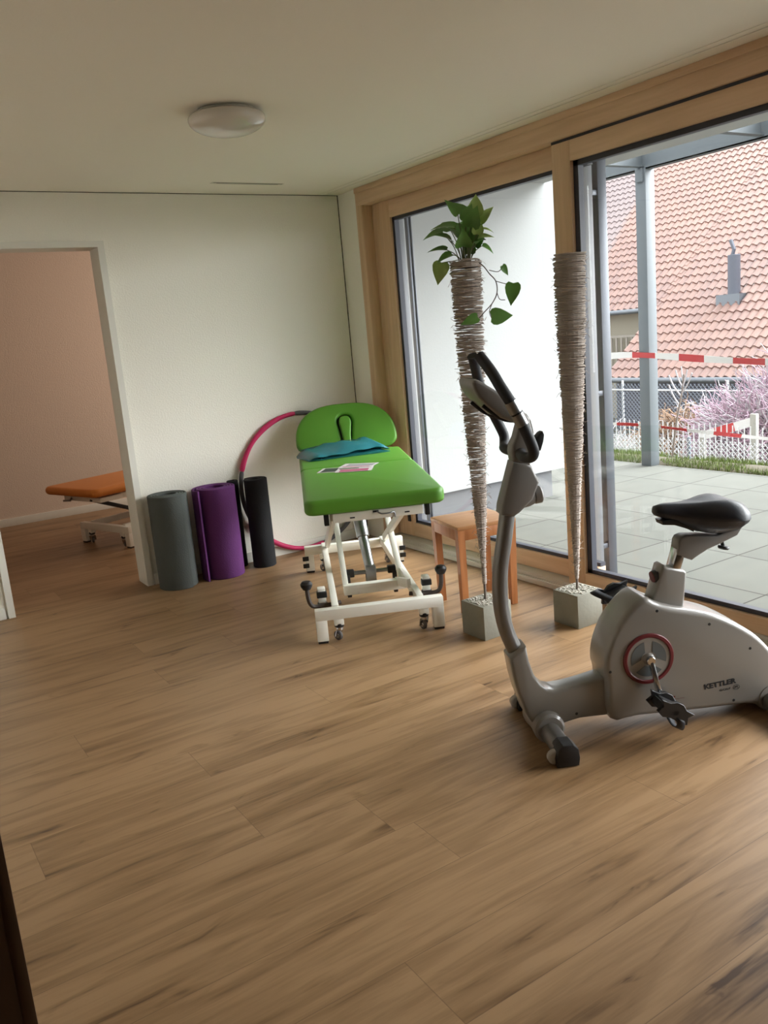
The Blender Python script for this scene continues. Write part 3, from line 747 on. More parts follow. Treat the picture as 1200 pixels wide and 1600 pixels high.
def g_head(root, hz):
    # D-shaped head part raised to about 52 degrees, with breathing hole and plug
    out = [(-.335, 0.02), (-.345, .06), (-.347, .14), (-.325, .23), (-.27, .305), (-.19, .345), (-.09, .36), (0, .363), (.09, .36), (.19, .345), (.27, .305), (.325, .23), (.347, .14), (.345, .06), (.335, .02), (.30, 0), (0, 0), (-.30, 0)]
    out = []
    for i in range(60):
        a = 2*PI*i/60; c, s_ = math.cos(a), math.sin(a)
        x = .348*math.copysign(abs(c)**.72, c); y = .105+(.26*abs(s_)**.88 if s_ > 0 else -.10*abs(s_)**.75); out.append((x, y))
    hole = [(-.03, .06), (-.036, .12), (-.045, .18), (-.053, .225), (-.045, .262), (-.02, .28), (.02, .28), (.045, .262), (.053, .225), (.045, .18), (.036, .12), (.03, .06), (.0, .048)]
    hole = crom2(hole, 3)
    M = Matrix.Translation((.056, 1.69, hz-.02)) @ Matrix.Rotation(math.radians(66), 4, 'X')
    h = padded(MB(), out, [hole], -.055, .0, .02, M).build('head_cushion', greenv, root, smooth=60)
    plug = [((x)*.80, .166+(y-.166)*.88) for x, y in hole]
    cushion(plug, -.05, .012, greenv, 'breathing_hole_plug', h, .012, (), M)
    MB().box(-.06, .06, .04, .29, -.075, -.052, .003, M=M).build('hole_backing', blackp, h)
    MB().bar((.0, 1.6, hz-.085), (.0, 1.79, hz+.06), .03, .03).build('head_support', white_metal, root)
RZ = math.atan2(-.4311, .9023)
green_table = treatment_table('treatment_table', (2.08, 3.45, 0), RZ, greenv, .725, [g_front, g_mid, g_head], 0)
tag(green_table, 'green padded treatment table with raised head part on a white wheeled scissor frame', 'treatment table')
def o_top(root, hz): cushion(rrect(-.345, .345, -.29, 1.7, .06), hz-.065, hz, orangev, 'couch_cushion', root, .03)
orange_table = treatment_table('treatment_table', (1.64, 6.86, 0), math.atan2(-.937, .35), orangev, .52, [o_top], .28, detailed=False)
tag(orange_table, 'low orange padded treatment table on a white frame seen through the doorway', 'treatment table')

def on_green(x, y, z): return green_table_M @ Vector((x, y, z))
green_table_M = Matrix.Translation((2.08, 3.45, 0)) @ Matrix.Rotation(RZ, 4, 'Z')
# teal bag on the couch
def bag():
    root = empty('teal_bag', on_green(.0, 1.50, .7225), RZ+.20)
    tm = mat('shiny_teal_fabric', S(44, 116, 126), .26, var=.25, vscale=9, bump=.6, bscale=9)
    prof = [(.12, 0), (.128, .03), (.124, .062), (.105, .086), (.05, .095), (-.02, .086), (-.08, .066), (-.122, .047), (-.132, .037), (-.105, .031), (-.03, .030), (-.03, .024), (-.10, .021), (-.130, .013), (-.125, .001), (0, 0)]
    for nm, sel in (('pouch', prof),):
        b = MB(); nx = 34; rings = []
        for i in range(nx+1):
            t = i/nx; ring = []
            for k, (y, z) in enumerate(sel):
                q = (.13-y)/.26                                  # 0 at the back, 1 at the front
                xl = -.285+.03*q; xr = .205+.085*q
                h = .62+.46*t-.10*math.sin(t*9+y*12)*min(1, 6*t*(1-t))
                e = min(1, (min(t, 1-t)/.10))**.6
                zz = z*h*(.35+.65*e)+(.004*math.sin(t*23+k*1.7) if .02 < z else 0)*e
                ring.append((xl+(xr-xl)*t, y*(.9+.1*e)+.008*math.sin(t*6+k*.4), max(.0006, zz)))
            rings.append(ring)
        b.loft(rings); o = b.build(nm, tm, root, smooth=40)
    MB().tube([(-.27, .105, .05), (-.1, .09, .074), (.1, .08, .083), (.2, .09, .06)], .0022, 6).build('seam', mat('dark_teal_seam', S(20, 70, 80), .4), root)
    return root
tag(bag(), 'shiny teal folded bag lying on the green couch against the head part', 'bag')
def leaflet(x, y, w, h, rz, z, bands, label):
    root = empty('leaflet', on_green(x, y, z), RZ+rz)
    MB().box(-w/2, w/2, -h/2, h/2, 0, .0012).build('paper', mat('printed_paper_white', S(222, 216, 218), .5), root, smooth=0)
    for nm, mt, x0, x1, y0, y1 in bands:
        MB().box(x0*w, x1*w, y0*h, y1*h, .0012, .0016).build(nm, mt, root, smooth=0)
    tag(root, label, 'leaflet', 'leaflets on the green couch')
pk = mat('pink_print', S(188, 96, 128), .5); dk = mat('dark_print', S(58, 66, 60), .5); gr = mat('grey_print', S(160, 158, 164), .5); gn = mat('olive_print', S(96, 110, 84), .5)
leaflet(-.085, .86, .15, .21, 1.25, .7252, [('printed_picture', dk, -.42, .42, .0, .42), ('printed_band', pk, -.42, .42, -.25, -.1)], 'leaflet with dark printed picture, leftmost on the green couch')
leaflet(.01, .80, .148, .21, 1.35, .7270, [('printed_band', pk, -.45, .1, -.40, .40), ('printed_picture', gn, .2, .42, -.1, .45)], 'leaflet with pink printed band, middle one on the green couch')
leaflet(.045, .93, .148, .21, 1.15, .7288, [('printed_band', gr, -.1, .35, -.45, .35), ('printed_line', pk, -.35, -.22, -.4, .4)], 'leaflet with grey printed band, nearest the teal bag')

# ------------------------------------------------------------------ exercise mats
def rolled_mat(name, loc, R, h, col, turns, thick, label, rz=0, start=0.0, flare=0.0, group='rolled exercise mats'):
    root = empty(name, loc, rz); mt = mat(name+'_'+label.split()[1]+'_foam', col, .85, bump=.35, bscale=120, spec=.25)
    n = int(turns*48); inner = R-turns*thick*1.08
    vo, vi = [], []
    b = MB()
    for i in range(n+1):
        a = start - 2*PI*turns*i/n; r = R - (R-inner)*i/n
        if i < 14: r += flare*(1-i/14)**2
        vo.append((r*math.cos(a), r*math.sin(a))); vi.append(((r-thick*.92)*math.cos(a), (r-thick*.92)*math.sin(a)))
    tb = .004
    lay = [(0, tb), (tb, 0), (h-tb, 0), (h, tb)]
    V = []
    for (o_, i_), k in zip(zip(vo, vi), range(n+1)):
        ox, oy = o_; ix, iy = i_; dx, dy = ix-ox, iy-oy; L_ = math.hypot(dx, dy); dx /= L_; dy /= L_
        col_ = [b.bm.verts.new((ox+dx*e, oy+dy*e, z)) for z, e in lay] + [b.bm.verts.new((ix-dx*e, iy-dy*e, z)) for z, e in lay[::-1]]
        V.append(col_)
    m_ = len(V[0])
    for A, B in zip(V, V[1:]):
        for k in range(m_): b.bm.faces.new((A[k], A[(k+1) % m_], B[(k+1) % m_], B[k]))
    b.bm.faces.new(V[0]); b.bm.faces.new(V[-1][::-1])
    o = b.build('rolled_foam', mt, root, smooth=40)
    return tag(root, label, 'exercise mat', group)
rolled_mat('exercise_mat', (1.652, 5.205, 0), .134, .605, S(82, 86, 84), 4.2, .016, 'rolled grey exercise mat standing next to the door frame', start=math.radians(-70), flare=.0)
rolled_mat('exercise_mat', (1.965, 5.195, 0), .142, .60, S(96, 50, 104), 4.0, .017, 'rolled purple exercise mat standing between the grey and black ones', start=math.radians(-150), flare=.030)
rolled_mat('exercise_mat', (2.255, 5.20, 0), .088, .605, S(36, 36, 38), 3.4, .014, 'rolled black exercise mat in front of the hoop, slimmest of the row', start=math.radians(120))
rolled_mat('exercise_mat', (2.135, 5.308, 0), .045, .60, S(34, 34, 36), 2.0, .012, 'rolled dark mat almost hidden behind the purple mat', start=math.radians(60))

# ------------------------------------------------------------------ hoop
def hoop():
    root = empty('fitness_hoop', (2.69, 5.318, .0)); root.rotation_euler = (math.radians(-1.2), 0, 0)
    pm = mat('magenta_foam', S(196, 30, 92), .6); gm = mat('grey_foam', S(92, 92, 94), .7)
    R = .484
    def seg_(a0, a1, mt, nm):
        n = int((a1-a0)/2.5); pts, rad = [], []
        for i in range(n+1):
            a = math.radians(a0+(a1-a0)*i/n); pts.append((R*math.cos(a), 0, .503+R*math.sin(a)))
            rad.append(.0165+.0018*math.cos(math.radians((a0+(a1-a0)*i/n)*9)) if mt is pm else .0155)
        rad[0] *= .8; rad[-1] *= .8
        MB().tube(pts, rad, 14).build(nm, mt, root)
    for a0, a1, c in ((50, 92, 0), (92, 163, 1), (163, 205, 0), (205, 282, 1), (282, 325, 0), (325, 410, 1)):
        seg_(a0, a1, pm if c else gm, 'pink_segment' if c else 'grey_segment')
    return root
tag(hoop(), 'pink and grey foam fitness hoop leaning on the white wall', 'hoop')

# ------------------------------------------------------------------ stool
def stool():
    root = empty('wooden_stool', (2.745, 3.50, 0), math.radians(-11.5)); h = .475; a = .172
    MB().box(-a, a, -a+.005, a-.005, h-.02, h, .004, 3).build('seat', stooltop, root)
    for sx_, sy__ in ((-1, -1), (1, -1), (1, 1), (-1, 1)):
        x1, y1 = sx_*(a-.002), sy__*(a-.007); t = .04; tb = .034; ins = .008
        x0, y0 = x1-sx_*t, y1-sy__*t; X1, Y1 = x1-sx_*ins, y1-sy__*ins; X0, Y0 = X1-sx_*tb, Y1-sy__*tb
        MB().loft([[(X1, Y1, 0), (X0, Y1, 0), (X0, Y0, 0), (X1, Y0, 0)], [(x1, y1, h-.02), (x0, y1, h-.02), (x0, y0, h-.02), (x1, y0, h-.02)]]).build('leg', stoolw, root)
    for s in (-1, 1):
        MB().box(-a+.04, a-.04, s*(a-.007)-.02*(s > 0), s*(a-.007)+.02*(s < 0), h-.075, h-.02, .001).build('apron', stoolw, root)
        MB().box(s*(a-.002)-.02*(s > 0), s*(a-.002)+.02*(s < 0), -a+.045, a-.045, h-.075, h-.02, .001).build('apron', stoolw, root)
    return root
tag(stool(), 'plain square beech stool standing between green couch and window', 'stool')

# ------------------------------------------------------------------ tall twine cones on concrete cubes
def cone_stand(loc, rz, size, prof, gaps, seed, label, shift):
    root = empty('planter_column', loc, rz); rnd = random.Random(seed); s = size/2
    blk = MB().box(-s, s, -s, s, 0, .168, .003).build('concrete_base', concrete, root)
    bb = MB(); r = random.Random(seed+9)
    for i in range(170):
        x, y = r.uniform(-s*.85, s*.85), r.uniform(-s*.85, s*.85); q = r.uniform(.003, .006)
        bb.box(x-q, x+q, y-q, y+q, .167, .168+q*.8, q*.3, 1)
    bb.build('gravel_top', gravel, blk)
    bx, by = shift
    MB().tube([(0, 0, .165), (bx*.3, by*.3, .7)], .0065, 10).build('rod', mat('rusty_rod', S(110, 100, 92), .6, .5), root)
    b = MB(); zt = prof[0][0]; zb = prof[-1][0]
    def rad(z):
        for (za, ra), (zc, rc) in zip(prof, prof[1:]):
            if z <= za and z >= zc: return rc+(ra-rc)*(z-zc)/(za-zc)
        return prof[-1][1]
    z = zt
    while z > zb:   # one loose winding after the other
        R = rad(z); sp_ = .0034 if not gaps else (.0036 if (z > 1.5) else .0052 if z > .72 else .0040)
        tx, ty = rnd.uniform(-.16, .16), rnd.uniform(-.16, .16); rr_ = R*rnd.uniform(.93, 1.06); n = 20 if R > .03 else 12
        f = (z-.17)/(zt-.17); cx, cyy = bx*f, by*f
        th = rnd.uniform(.0018, .0030); ph = rnd.random()*6
        pts = []
        for k in range(n):
            a = 2*PI*k/n; q = rr_*(1+.05*math.sin(3*a+ph)+rnd.uniform(-.02, .02))
            pts.append((cx+q*math.cos(a), cyy+q*math.sin(a), z+q*(tx*math.cos(a)+ty*math.sin(a))*.35+rnd.uniform(-.001, .001)))
        b.tube(pts, th, 4, closed=True)
        z -= sp_*rnd.uniform(.5, 1.5)
    cone = b.build('wound_twine', twine, root, smooth=0, recalc=False)
    fz = MB()
    for i in range(330):
        z = rnd.uniform(zb+.02, zt); R = rad(z); a = rnd.random()*2*PI; f = (z-.17)/(zt-.17)
        p = Vector((bx*f+R*math.cos(a), by*f+R*math.sin(a), z)); tdir = Vector((-math.sin(a), math.cos(a), 0))*(1 if rnd.random() < .5 else -1)
        o_ = Vector((math.cos(a), math.sin(a), 0)); l = rnd.uniform(.006, .024)
        fz.tube([p, p+tdir*l*.7+o_*l*.45+Vector((0, 0, rnd.uniform(-.4, .4)*l)), p+tdir*l+o_*l*.9+Vector((0, 0, rnd.uniform(-.8, .8)*l))], .0011, 3, caps=False)
    fz.build('frayed_ends', twine, root, smooth=0, recalc=False)
    return tag(root, label, 'planter')
profA = [(1.765, .068), (1.51, .064), (1.37, .061), (1.10, .050), (.915, .041), (.605, .028), (.42, .014), (.25, .008)]
profB = [(1.76, .069), (1.46, .065), (1.02, .047), (.745, .032), (.365, .015), (.22, .007)]
cone_stand((2.475, 3.092, 0), 0, .172, profA, True, 4, 'tall taupe twine cone on a concrete cube holding a leafy plant', (.003, -.005))
cone_stand((2.888, 2.885, 0), 0, .168, profB, False, 5, 'tall taupe twine cone on a concrete cube without any plant', (.022, -.012))

# pothos
def pothos():
    cx, cyy, cz = 2.478, 3.087, 1.765
    root = empty('pothos_plant', (cx, cyy, cz-.03)); lm = mat('glossy_green_leaf', S(90, 134, 62), .35, var=.3, vscale=14); lv = mat('variegated_leaf', S(140, 166, 88), .35, var=.35, vscale=18); st = mat('plant_stem', S(84, 88, 50), .6)
    ct = Vector((cyy and 0, 0, 0))
    cr_ = r0.normalized(); cf = Vector((sy, cy, 0))     # right and away directions, used as plain compass axes
    MB().lathe([(0, 0), (.055, 0), (.058, .012), (.03, .02), (0, .022)], seg=20).build('soil', mat('potting_soil', S(60, 46, 36), .95), root)
    stems = MB(); leaves = {0: MB(), 1: MB()}
    def leaf(b, base, dirv, nrm, L_, Wd, fold=.25, bend=.35):
        d = Vector(dirv).normalized(); n = Vector(nrm); n = (n-d*n.dot(d)).normalized(); s_ = d.cross(n)
        rows = []
        prof = [(0, 0), (-.06, .30), (.05, .46), (.22, .5), (.45, .42), (.68, .26), (.86, .11), (1, 0)]
        for t, w in prof:
            q = base+d*L_*max(t, 0)+n*(-bend*L_*t*t)
            if t == 0 or t == 1: rows.append([b.bm.verts.new(q)]); continue
            e = d*L_*min(t, 0)
            rows.append([b.bm.verts.new(q+s_*w*Wd*k+e*abs(k)+n*fold*Wd*abs(k)*w*1.1) for k in (-1, -.5)]+[b.bm.verts.new(q)]+[b.bm.verts.new(q+s_*w*Wd*k+e*abs(k)+n*fold*Wd*abs(k)*w*1.1) for k in (.5, 1)])
        for A, B in zip(rows, rows[1:]):
            if len(A) == 1:
                for k in range(4): b.bm.faces.new((A[0], B[k], B[k+1]))
            elif len(B) == 1:
                for k in range(4): b.bm.faces.new((A[k], A[k+1], B[0]))
            else:
                for k in range(4): b.bm.faces.new((A[k], A[k+1], B[k+1], B[k]))
    # (right, up, away) of the leaf base, direction (right, up, away), length, width, kind
    Ls = [(-.04, .15, 0, -.9, .25, .1, .105, .07, 0), (-.09, .13, .02, -1, .05, -.1, .09, .075, 0), (-.02, .20, .0, -.45, .8, 0, .09, .05, 0), (.02, .20, .01, -.6, .75, .1, .095, .05, 0),
          (.055, .19, -.01, .1, .9, 0, .095, .07, 1), (.075, .16, .0, .6, .75, 0, .095, .05, 1), (.03, .14, -.03, .2, .7, -.3, .09, .08, 0), (-.03, .10, -.03, -.3, .5, -.5, .10, .08, 0),
          (-.08, .055, 0, -.95, .25, 0, .085, .055, 0), (-.06, .03, -.03, -.7, -.1, -.3, .08, .06, 0), (-.105, .0, -.01, -.35, -1, -.1, .095, .075, 1), (.06, .09, -.02, .7, .2, -.3, .07, .06, 1),
          (.08, .06, .0, .9, -.4, -.2, .06, .045, 0), (-.01, .06, -.04, 0, .6, -.7, .08, .075, 0), (.02, .13, .04, .2, .8, .5, .1, .08, 0), (-.05, .14, .05, -.3, .7, .6, .1, .08, 0),
          (.05, .10, .05, .6, .5, .7, .09, .07, 0), (-.06, .09, -.02, -.6, .45, -.3, .09, .075, 0), (.01, .17, -.02, .3, .85, -.1, .08, .06, 0), (.09, .13, .0, .95, -.1, 0, .05, .03, 1)]
    rp = random.Random(2)
    for i in range(9):
        x = rp.uniform(-.06, .06); Ls.append((x, rp.uniform(.02, .11), rp.uniform(-.05, .05), x*8+rp.uniform(-.3, .3), rp.uniform(.3, .9), rp.uniform(-.7, .5), rp.uniform(.06, .085), rp.uniform(.045, .065), i % 3 == 0))
    def V3(a, u, f): return cr_*a+Vector((0, 0, u))+cf*f
    for x, u, f, dx, du, df_, ll, ww, kd in Ls:
        base = V3(x, u*1.0+.03, f)*1.0; base.z = base.z
        d = V3(dx, du, df_); nn = Vector((0, 0, 1))*.6-cf*.8 if abs(du) > .5 else Vector((0, 0, 1))-cf*.5
        leaf(leaves[kd], base, d, nn, ll, ww*1.05)
        o_ = V3(x*.25, .015, f*.3); stems.tube(crom([o_, (o_+base)*.5+V3(-x*.12, .01, 0), base], 4), .0022, 5)
    vm = MB()
    vine = crom([V3(.04, .03, -.03), V3(.075, -.0, -.03), V3(.10, -.035, -.03), V3(.127, -.07, -.03), V3(.13, -.12, -.03), V3(.105, -.165, -.035), V3(.06, -.205, -.06), V3(.04, -.225, -.07)], 5)
    vm.tube(vine, .0026, 6)
    for a, c, e in (((.10, -.02, -.03), (.14, -.03, -.03), (.16, -.012, -.03)), ((.127, -.07, -.03), (.155, -.08, -.03), (.185, -.09, -.03)), ((.13, -.12, -.03), (.14, -.15, -.03), (.165, -.155, -.03)), ((.105, -.165, -.035), (.09, -.2, -.035), (.098, -.23, -.035))):
        vm.tube(crom([V3(*a), V3(*c), V3(*e)], 4), .0018, 5)
    stems.build('stems', st, root)
    leaves[0].build('leaves', lm, root, smooth=60, recalc=False); leaves[1].build('variegated_leaves', lv, root, smooth=60, recalc=False)
    vo = vm.build('trailing_vine', mat('vine_brown', S(72, 58, 44), .6), root)
    for x, u, f, dx, du, df_, ll, ww, mt in ((.16, -.005, -.03, .5, -.8, .2, .055, .032, lm), (.205, -.085, -.03, -.15, -1, 0, .10, .072, lm), (.098, -.225, -.035, 1, .02, 0, .10, .08, lm), (.03, -.22, -.08, -.9, -.3, -.2, .085, .05, lm)):
        b = MB(); leaf(b, V3(x, u, f), V3(dx, du, df_), -cf+Vector((0, 0, .25)), ll, ww, .12, .12); b.build('hanging_leaf', mt, vo, smooth=60, recalc=False)
    return root
tag(pothos(), 'green pothos plant with trailing vine growing from the top of the twine cone', 'plant')

# ------------------------------------------------------------------ exercise bike  (x = length, front at 0, y = away, z = up)
def bike():
    root = empty('exercise_bike', (1.95, 2.14, 0), math.atan2(-.43, .903))
    # main shell
    shell = [(.214, .205), (.207, .24), (.210, .29), (.228, .35), (.260, .41), (.305, .462), (.345, .492), (.372, .494), (.41, .470), (.48, .443), (.585, .414), (.665, .380), (.765, .315), (.83, .247), (.88, .175), (.905, .10), (.885, .05), (.80, .028), (.74, .040), (.575, .044), (.33, .054), (.225, .056)]
    sh = MB().prism(crom2(shell, 3), -.083, .083, 'XZ', .020, 4).build('drive_housing', bikeW, root, smooth=50)
    front = [(-.128, .325), (-.118, .25), (-.105, .19), (-.078, .105), (-.045, .045), (0, .035), (.05, .048), (.12, .060), (.33, .054), (.40, .10), (.30, .21), (.206, .205), (.144, .193), (.075, .183), (.03, .182), (.005, .190), (-.018, .212), (-.041, .250), (-.057, .305), (-.064, .362), (-.08, .358), (-.1, .345)]
    MB().prism(front, -.047, .047, 'XZ', .014, 3).build('front_frame_cover', bikeW, root, smooth=50)
    MB().lathe([(.0, -.085), (.046, -.085), (.055, -.078), (.057, -.06), (.052, .0), (.057, .06), (.055, .078), (.046, .085), (0, .085)], Matrix.Translation((-.004, 0, .054)) @ Matrix.Rotation(PI/2, 4, 'X'), 28).build('stabilizer_collar', bikeW, root)
    fs = MB().rcyl((-.004, -.215, .044), (-.004, .215, .044), .036, .003, 28).build('front_stabilizer', bikeT, root)
    for s in (-1, 1):
        c = MB().prism([(-.040, .002), (.036, .002), (.040, .03), (.036, .062), (.018, .080), (-.018, .082), (-.034, .068), (-.042, .03)], s*.19, s*.262, 'XZ', .006, 2).build('end_cap', blackp, fs)
        MB().rcyl((-.040, s*.215, .030), (-.040, s*.24, .030), .025, .004, 18).build('transport_wheel', mat('pale_grey_plastic', S(180, 176, 170), .5), c)
    # rear foot
    MB().lathe([(.0, -.085), (.045, -.085), (.054, -.078), (.055, -.05), (.05, 0), (.055, .05), (.054, .078), (.045, .085), (0, .085)], Matrix.Translation((.835, 0, .056)) @ Matrix.Rotation(PI/2, 4, 'X'), 28).build('stabilizer_collar', bikeW, root)
    rs = MB().rcyl((.835, -.215, .042), (.835, .215, .042), .036, .003, 28).build('rear_stabilizer', bikeT, root)
    for s in (-1, 1):
        MB().prism([(.797, .001), (.873, .001), (.877, .03), (.87, .07), (.84, .084), (.81, .078), (.795, .04)], s*.19, s*.262, 'XZ', .006, 2).build('end_cap', blackp, rs)
    # pedal disc and ring on both sides
    cx, cz = .366, .272
    for s in (-1, 1):
        T = Matrix.Translation((cx, s*.083, cz)) @ Matrix.Rotation(PI/2*(1 if s < 0 else -1), 4, 'X')
        rg = MB().lathe([(.079, -.002), (.092, -.002), (.095, .002), (.092, .006), (.083, .007), (.079, .004)], T, 56).build('red_ring', redm, sh)
        MB().lathe([(0, .003), (.079, .003), (.081, .0), (0, -.001)], T, 48).build('crank_disc', bikeW, sh)
        g = MB()
        for k in range(3):
            a0, a1 = math.radians(90+k*120+14-60+60), math.radians(90+k*120+120-14)
            pts = [(.066*math.cos(a0+(a1-a0)*i/12), .066*math.sin(a0+(a1-a0)*i/12)) for i in range(13)] + [(.028*math.cos(a1-.25-(a1-a0-.5)*i/5), .028*math.sin(a1-.25-(a1-a0-.5)*i/5)) for i in range(6)]
            g.prism(pts, .0032, .0042, 'XY', 0, M=T)
        g.build('disc_windows', glit, sh)
        MB().lathe([(0, .014), (.016, .014), (.020, .010), (.022, .003)], T, 24).build('hub_cap', bikeW, sh)
    # cranks and pedals
    for s, (ex, ez) in ((-1, (.392, .128)), (1, (.372, .425))):
        y0 = s*.10
        ck = MB().bar((cx, y0, cz), (ex, s*.125, ez), .017, .022, .004, up=(0, 1, 0)).rcyl((cx, s*.083, cz), (cx, s*.112, cz), .016, .002, 20).rcyl((ex, s*.115, ez), (ex, s*.135, ez), .013, .002, 16).build('crank', chrome, root)
        yc = s*.185; ang = math.radians(-32 if s < 0 else 20)
        M = Matrix.Translation((ex, yc, ez)) @ Matrix.Rotation(-ang, 4, 'Y')
        jag = lambda sc: [(-.055*sc, -.016), (-.032*sc, -.024), (-.012, -.018), (.012, -.018), (.032*sc, -.026), (.055*sc, -.016), (.046*sc, .002), (.060*sc, .017), (.030*sc, .018), (.012, .028), (-.012, .028), (-.030*sc, .018), (-.060*sc, .017), (-.046*sc, .002)]
        p = MB()
        p.prism([(x*1.12, z*1.3) for x, z in jag(1)], -.050, -.034, 'XZ', .001, 1, M=M); p.prism([(x*1.12, z*1.3) for x, z in jag(1)], .034, .050, 'XZ', .001, 1, M=M)
        for x in (-.046, -.02, .02, .046): p.box(x-.005, x+.005, -.036, .036, -.011, .011, .001, 1, M=M)
        p.box(-.012, .012, -.05, .05, -.011, .011, .002, 1, M=M).box(-.042, .042, -.036, .036, -.020, .018, .003, 1, M=M)
        po = p.build('pedal', blackp, ck)
        cyl = MB().cyl(M @ Vector((0, -s*.06, 0)), M @ Vector((0, s*.05, 0)), .007, 10).build('pedal_axle', blackp, po)
        # toe strap: a flat loop over one end
        ring = []
        top = 1 if s > 0 else -1
        for i in range(25):
            a = PI*i/24; q = M @ (Vector((-.030-.05*math.sin(a), -.055*math.cos(a), .008+.050*math.sin(a))) if s > 0 else Vector((.026+.034*math.sin(a), -.052*math.cos(a), -.012-.040*math.sin(a)))); ring.append(q)
        sb = MB(); vs = []
        ax = (M.to_3x3() @ Vector((1, 0, 0))).normalized()
        for q in ring: vs.append((sb.bm.verts.new(q-ax*.016), sb.bm.verts.new(q+ax*.016)))
        for A, B in zip(vs, vs[1:]): sb.bm.faces.new((A[0], A[1], B[1], B[0]))
        so = sb.build('toe_strap', rubber, po, recalc=False); sm = so.modifiers.new('thick', 'SOLIDIFY'); sm.thickness = .003
    # screws on the shell
    b = MB()
    for x, z in ((.402, .445), (.597, .370), (.752, .258), (.224, .24), (.689, .066), (.107, .082)):
        y = -.083 if x > .15 else -.047
        b.lathe([(0, .0008), (.0045, .0008), (.0055, 0)], Matrix.Translation((x, y-.0003, z)) @ Matrix.Rotation(PI/2, 4, 'X'), 12)
    b.build('screw', blackp, sh)
    ink = mat('dark_print_ink', S(26, 30, 36), .5)
    text_mesh('KETTLER', .0262, ink, 'lettering', sh, (.575, -.0835, .124), math.radians(4.5), bold=.0011, xs=1.17)
    text_mesh('GOLF', .0105, ink, 'lettering', sh, (.633, -.0835, .108), math.radians(4.5), xs=1.7)
    text_mesh('M', .0135, ink, 'lettering', sh, (.6925, -.0835, .1115), math.radians(4.5), xs=1.15)
    MB().tube([(.699+.0115*math.cos(2*PI*i/28), -.0838, .1165+.0095*math.sin(2*PI*i/28)) for i in range(28)], .0006, 5, closed=True).build('lettering', ink, sh)
    MB().box(.442, .449, -.0838, -.083, .107, .114).build('printed_mark', ink, sh, smooth=0)
    MB().box(.457, .464, -.0838, -.083, .1085, .1155).build('printed_mark', redm, sh, smooth=0)
    MB().box(.447, .50, -.0837, -.083, .103, .1038).build('printed_mark', redm, sh, smooth=0)
    # seat tower
    tw = [(.405, .46), (.428, .53), (.446, .588), (.457, .592), (.468, .583), (.530, .565), (.538, .556), (.526, .43), (.46, .42)]
    MB().prism(tw, -.038, .038, 'XZ', .010, 3).build('seat_tower', bikeW, root, smooth=50)
    k = MB().lathe([(0, .0), (.020, 0), (.022, .004), (.022, .016), (.014, .020), (.012, .045), (0, .045)], Matrix.Translation((.418, -.012, .548)) @ Matrix.Rotation(math.radians(80), 4, 'Y'), 20).build('adjusting_knob', blackp, root)
    MB().lathe([(0, -.003), (.019, -.002), (.021, .001), (0, .001)], Matrix.Translation((.418, -.012, .548)) @ Matrix.Rotation(math.radians(80), 4, 'Y'), 20).build('red_knob_face', redm, k)
    MB().bar((.492, 0, .53), (.538, 0, .675), .036, .055, .008, up=(0, 1, 0)).build('seat_post', chrome, root)
    arm = [(.505, .622), (.514, .672), (.522, .684), (.540, .690), (.600, .684), (.660, .675), (.708, .690), (.742, .735), (.752, .730), (.754, .696), (.735, .668), (.671, .645), (.622, .629), (.578, .606), (.562, .596)]
    MB().prism(arm, -.030, .030, 'XZ', .007, 3).build('seat_bracket', bikeG, root, smooth=50)
    kn = MB().rcyl((.688, 0, .655), (.696, 0, .624), .007, .001, 12).lathe([(0, -.006), (.018, -.006), (.021, 0), (.018, .006), (0, .007)], Matrix.Translation((.697, 0, .622)) @ Matrix.Rotation(math.radians(12), 4, 'Y'), 20)
    kn.build('seat_knob', blackp, root)
    # saddle
    rings = []
    st_ = [(.433, .012, .792, .776, 0), (.440, .026, .803, .768, 0), (.47, .032, .809, .754, 0), (.51, .038, .808, .738, .001), (.55, .056, .808, .715, .003), (.59, .085, .811, .695, .010), (.63, .112, .817, .684, .018), (.67, .128, .819, .682, .022), (.705, .130, .812, .686, .020), (.735, .115, .795, .702, .012), (.752, .08, .775, .725, .004), (.757, .03, .76, .74, 0)]
    for x, w, zt, zb, dip in st_:
        ring = []
        n = 28
        for i in range(n):
            a = 2*PI*i/n; c, s_ = math.cos(a), math.sin(a)
            y = w*math.copysign(abs(c)**.75, c)
            if s_ >= 0:
                zz = zt*1.0 - (zt-(zt+zb)/2)*(1-abs(s_)**.8)
                q = abs(y)/w
                zz -= dip*math.exp(-(q/.28)**2)*abs(s_)**.5
                zz -= .004*q*q
            else:
                zz = zb + ((zt+zb)/2-zb)*(1-abs(s_)**.8)
                zz += min(.016, .12*abs(y)*(1 if x > .54 else 0))
            ring.append((x, y, zz))
        rings.append(ring)
    MB().loft(rings).build('saddle', saddleM, root, smooth=75)
    MB().prism([(.452, .752), (.456, .738), (.50, .732), (.55, .712), (.57, .70), (.58, .73), (.50, .758)], -.03, .03, 'XZ', .004, 2).build('saddle_base', blackp, root)
    # handlebar column
    col_ = crom([(-.075, 0, .285), (-.098, 0, .345), (-.123, 0, .42), (-.137, 0, .52), (-.131, 0, .64), (-.112, 0, .74), (-.094, 0, .84), (-.085, 0, .88)], 5)
    MB().tube(col_, .0275, 20, flat=1.0).build('steering_column', bikeT, root)
    cov = [(-.074, 1.019), (-.03, 1.008), (-.010, .999), (.014, .940), (.008, .928), (-.012, .882), (-.06, .842), (-.082, .830), (-.126, .842), (-.122, .87)]
    cvr = MB().prism(cov, -.040, .040, 'XZ', .009, 2).build('column_cover', bikeG, root, smooth=45)
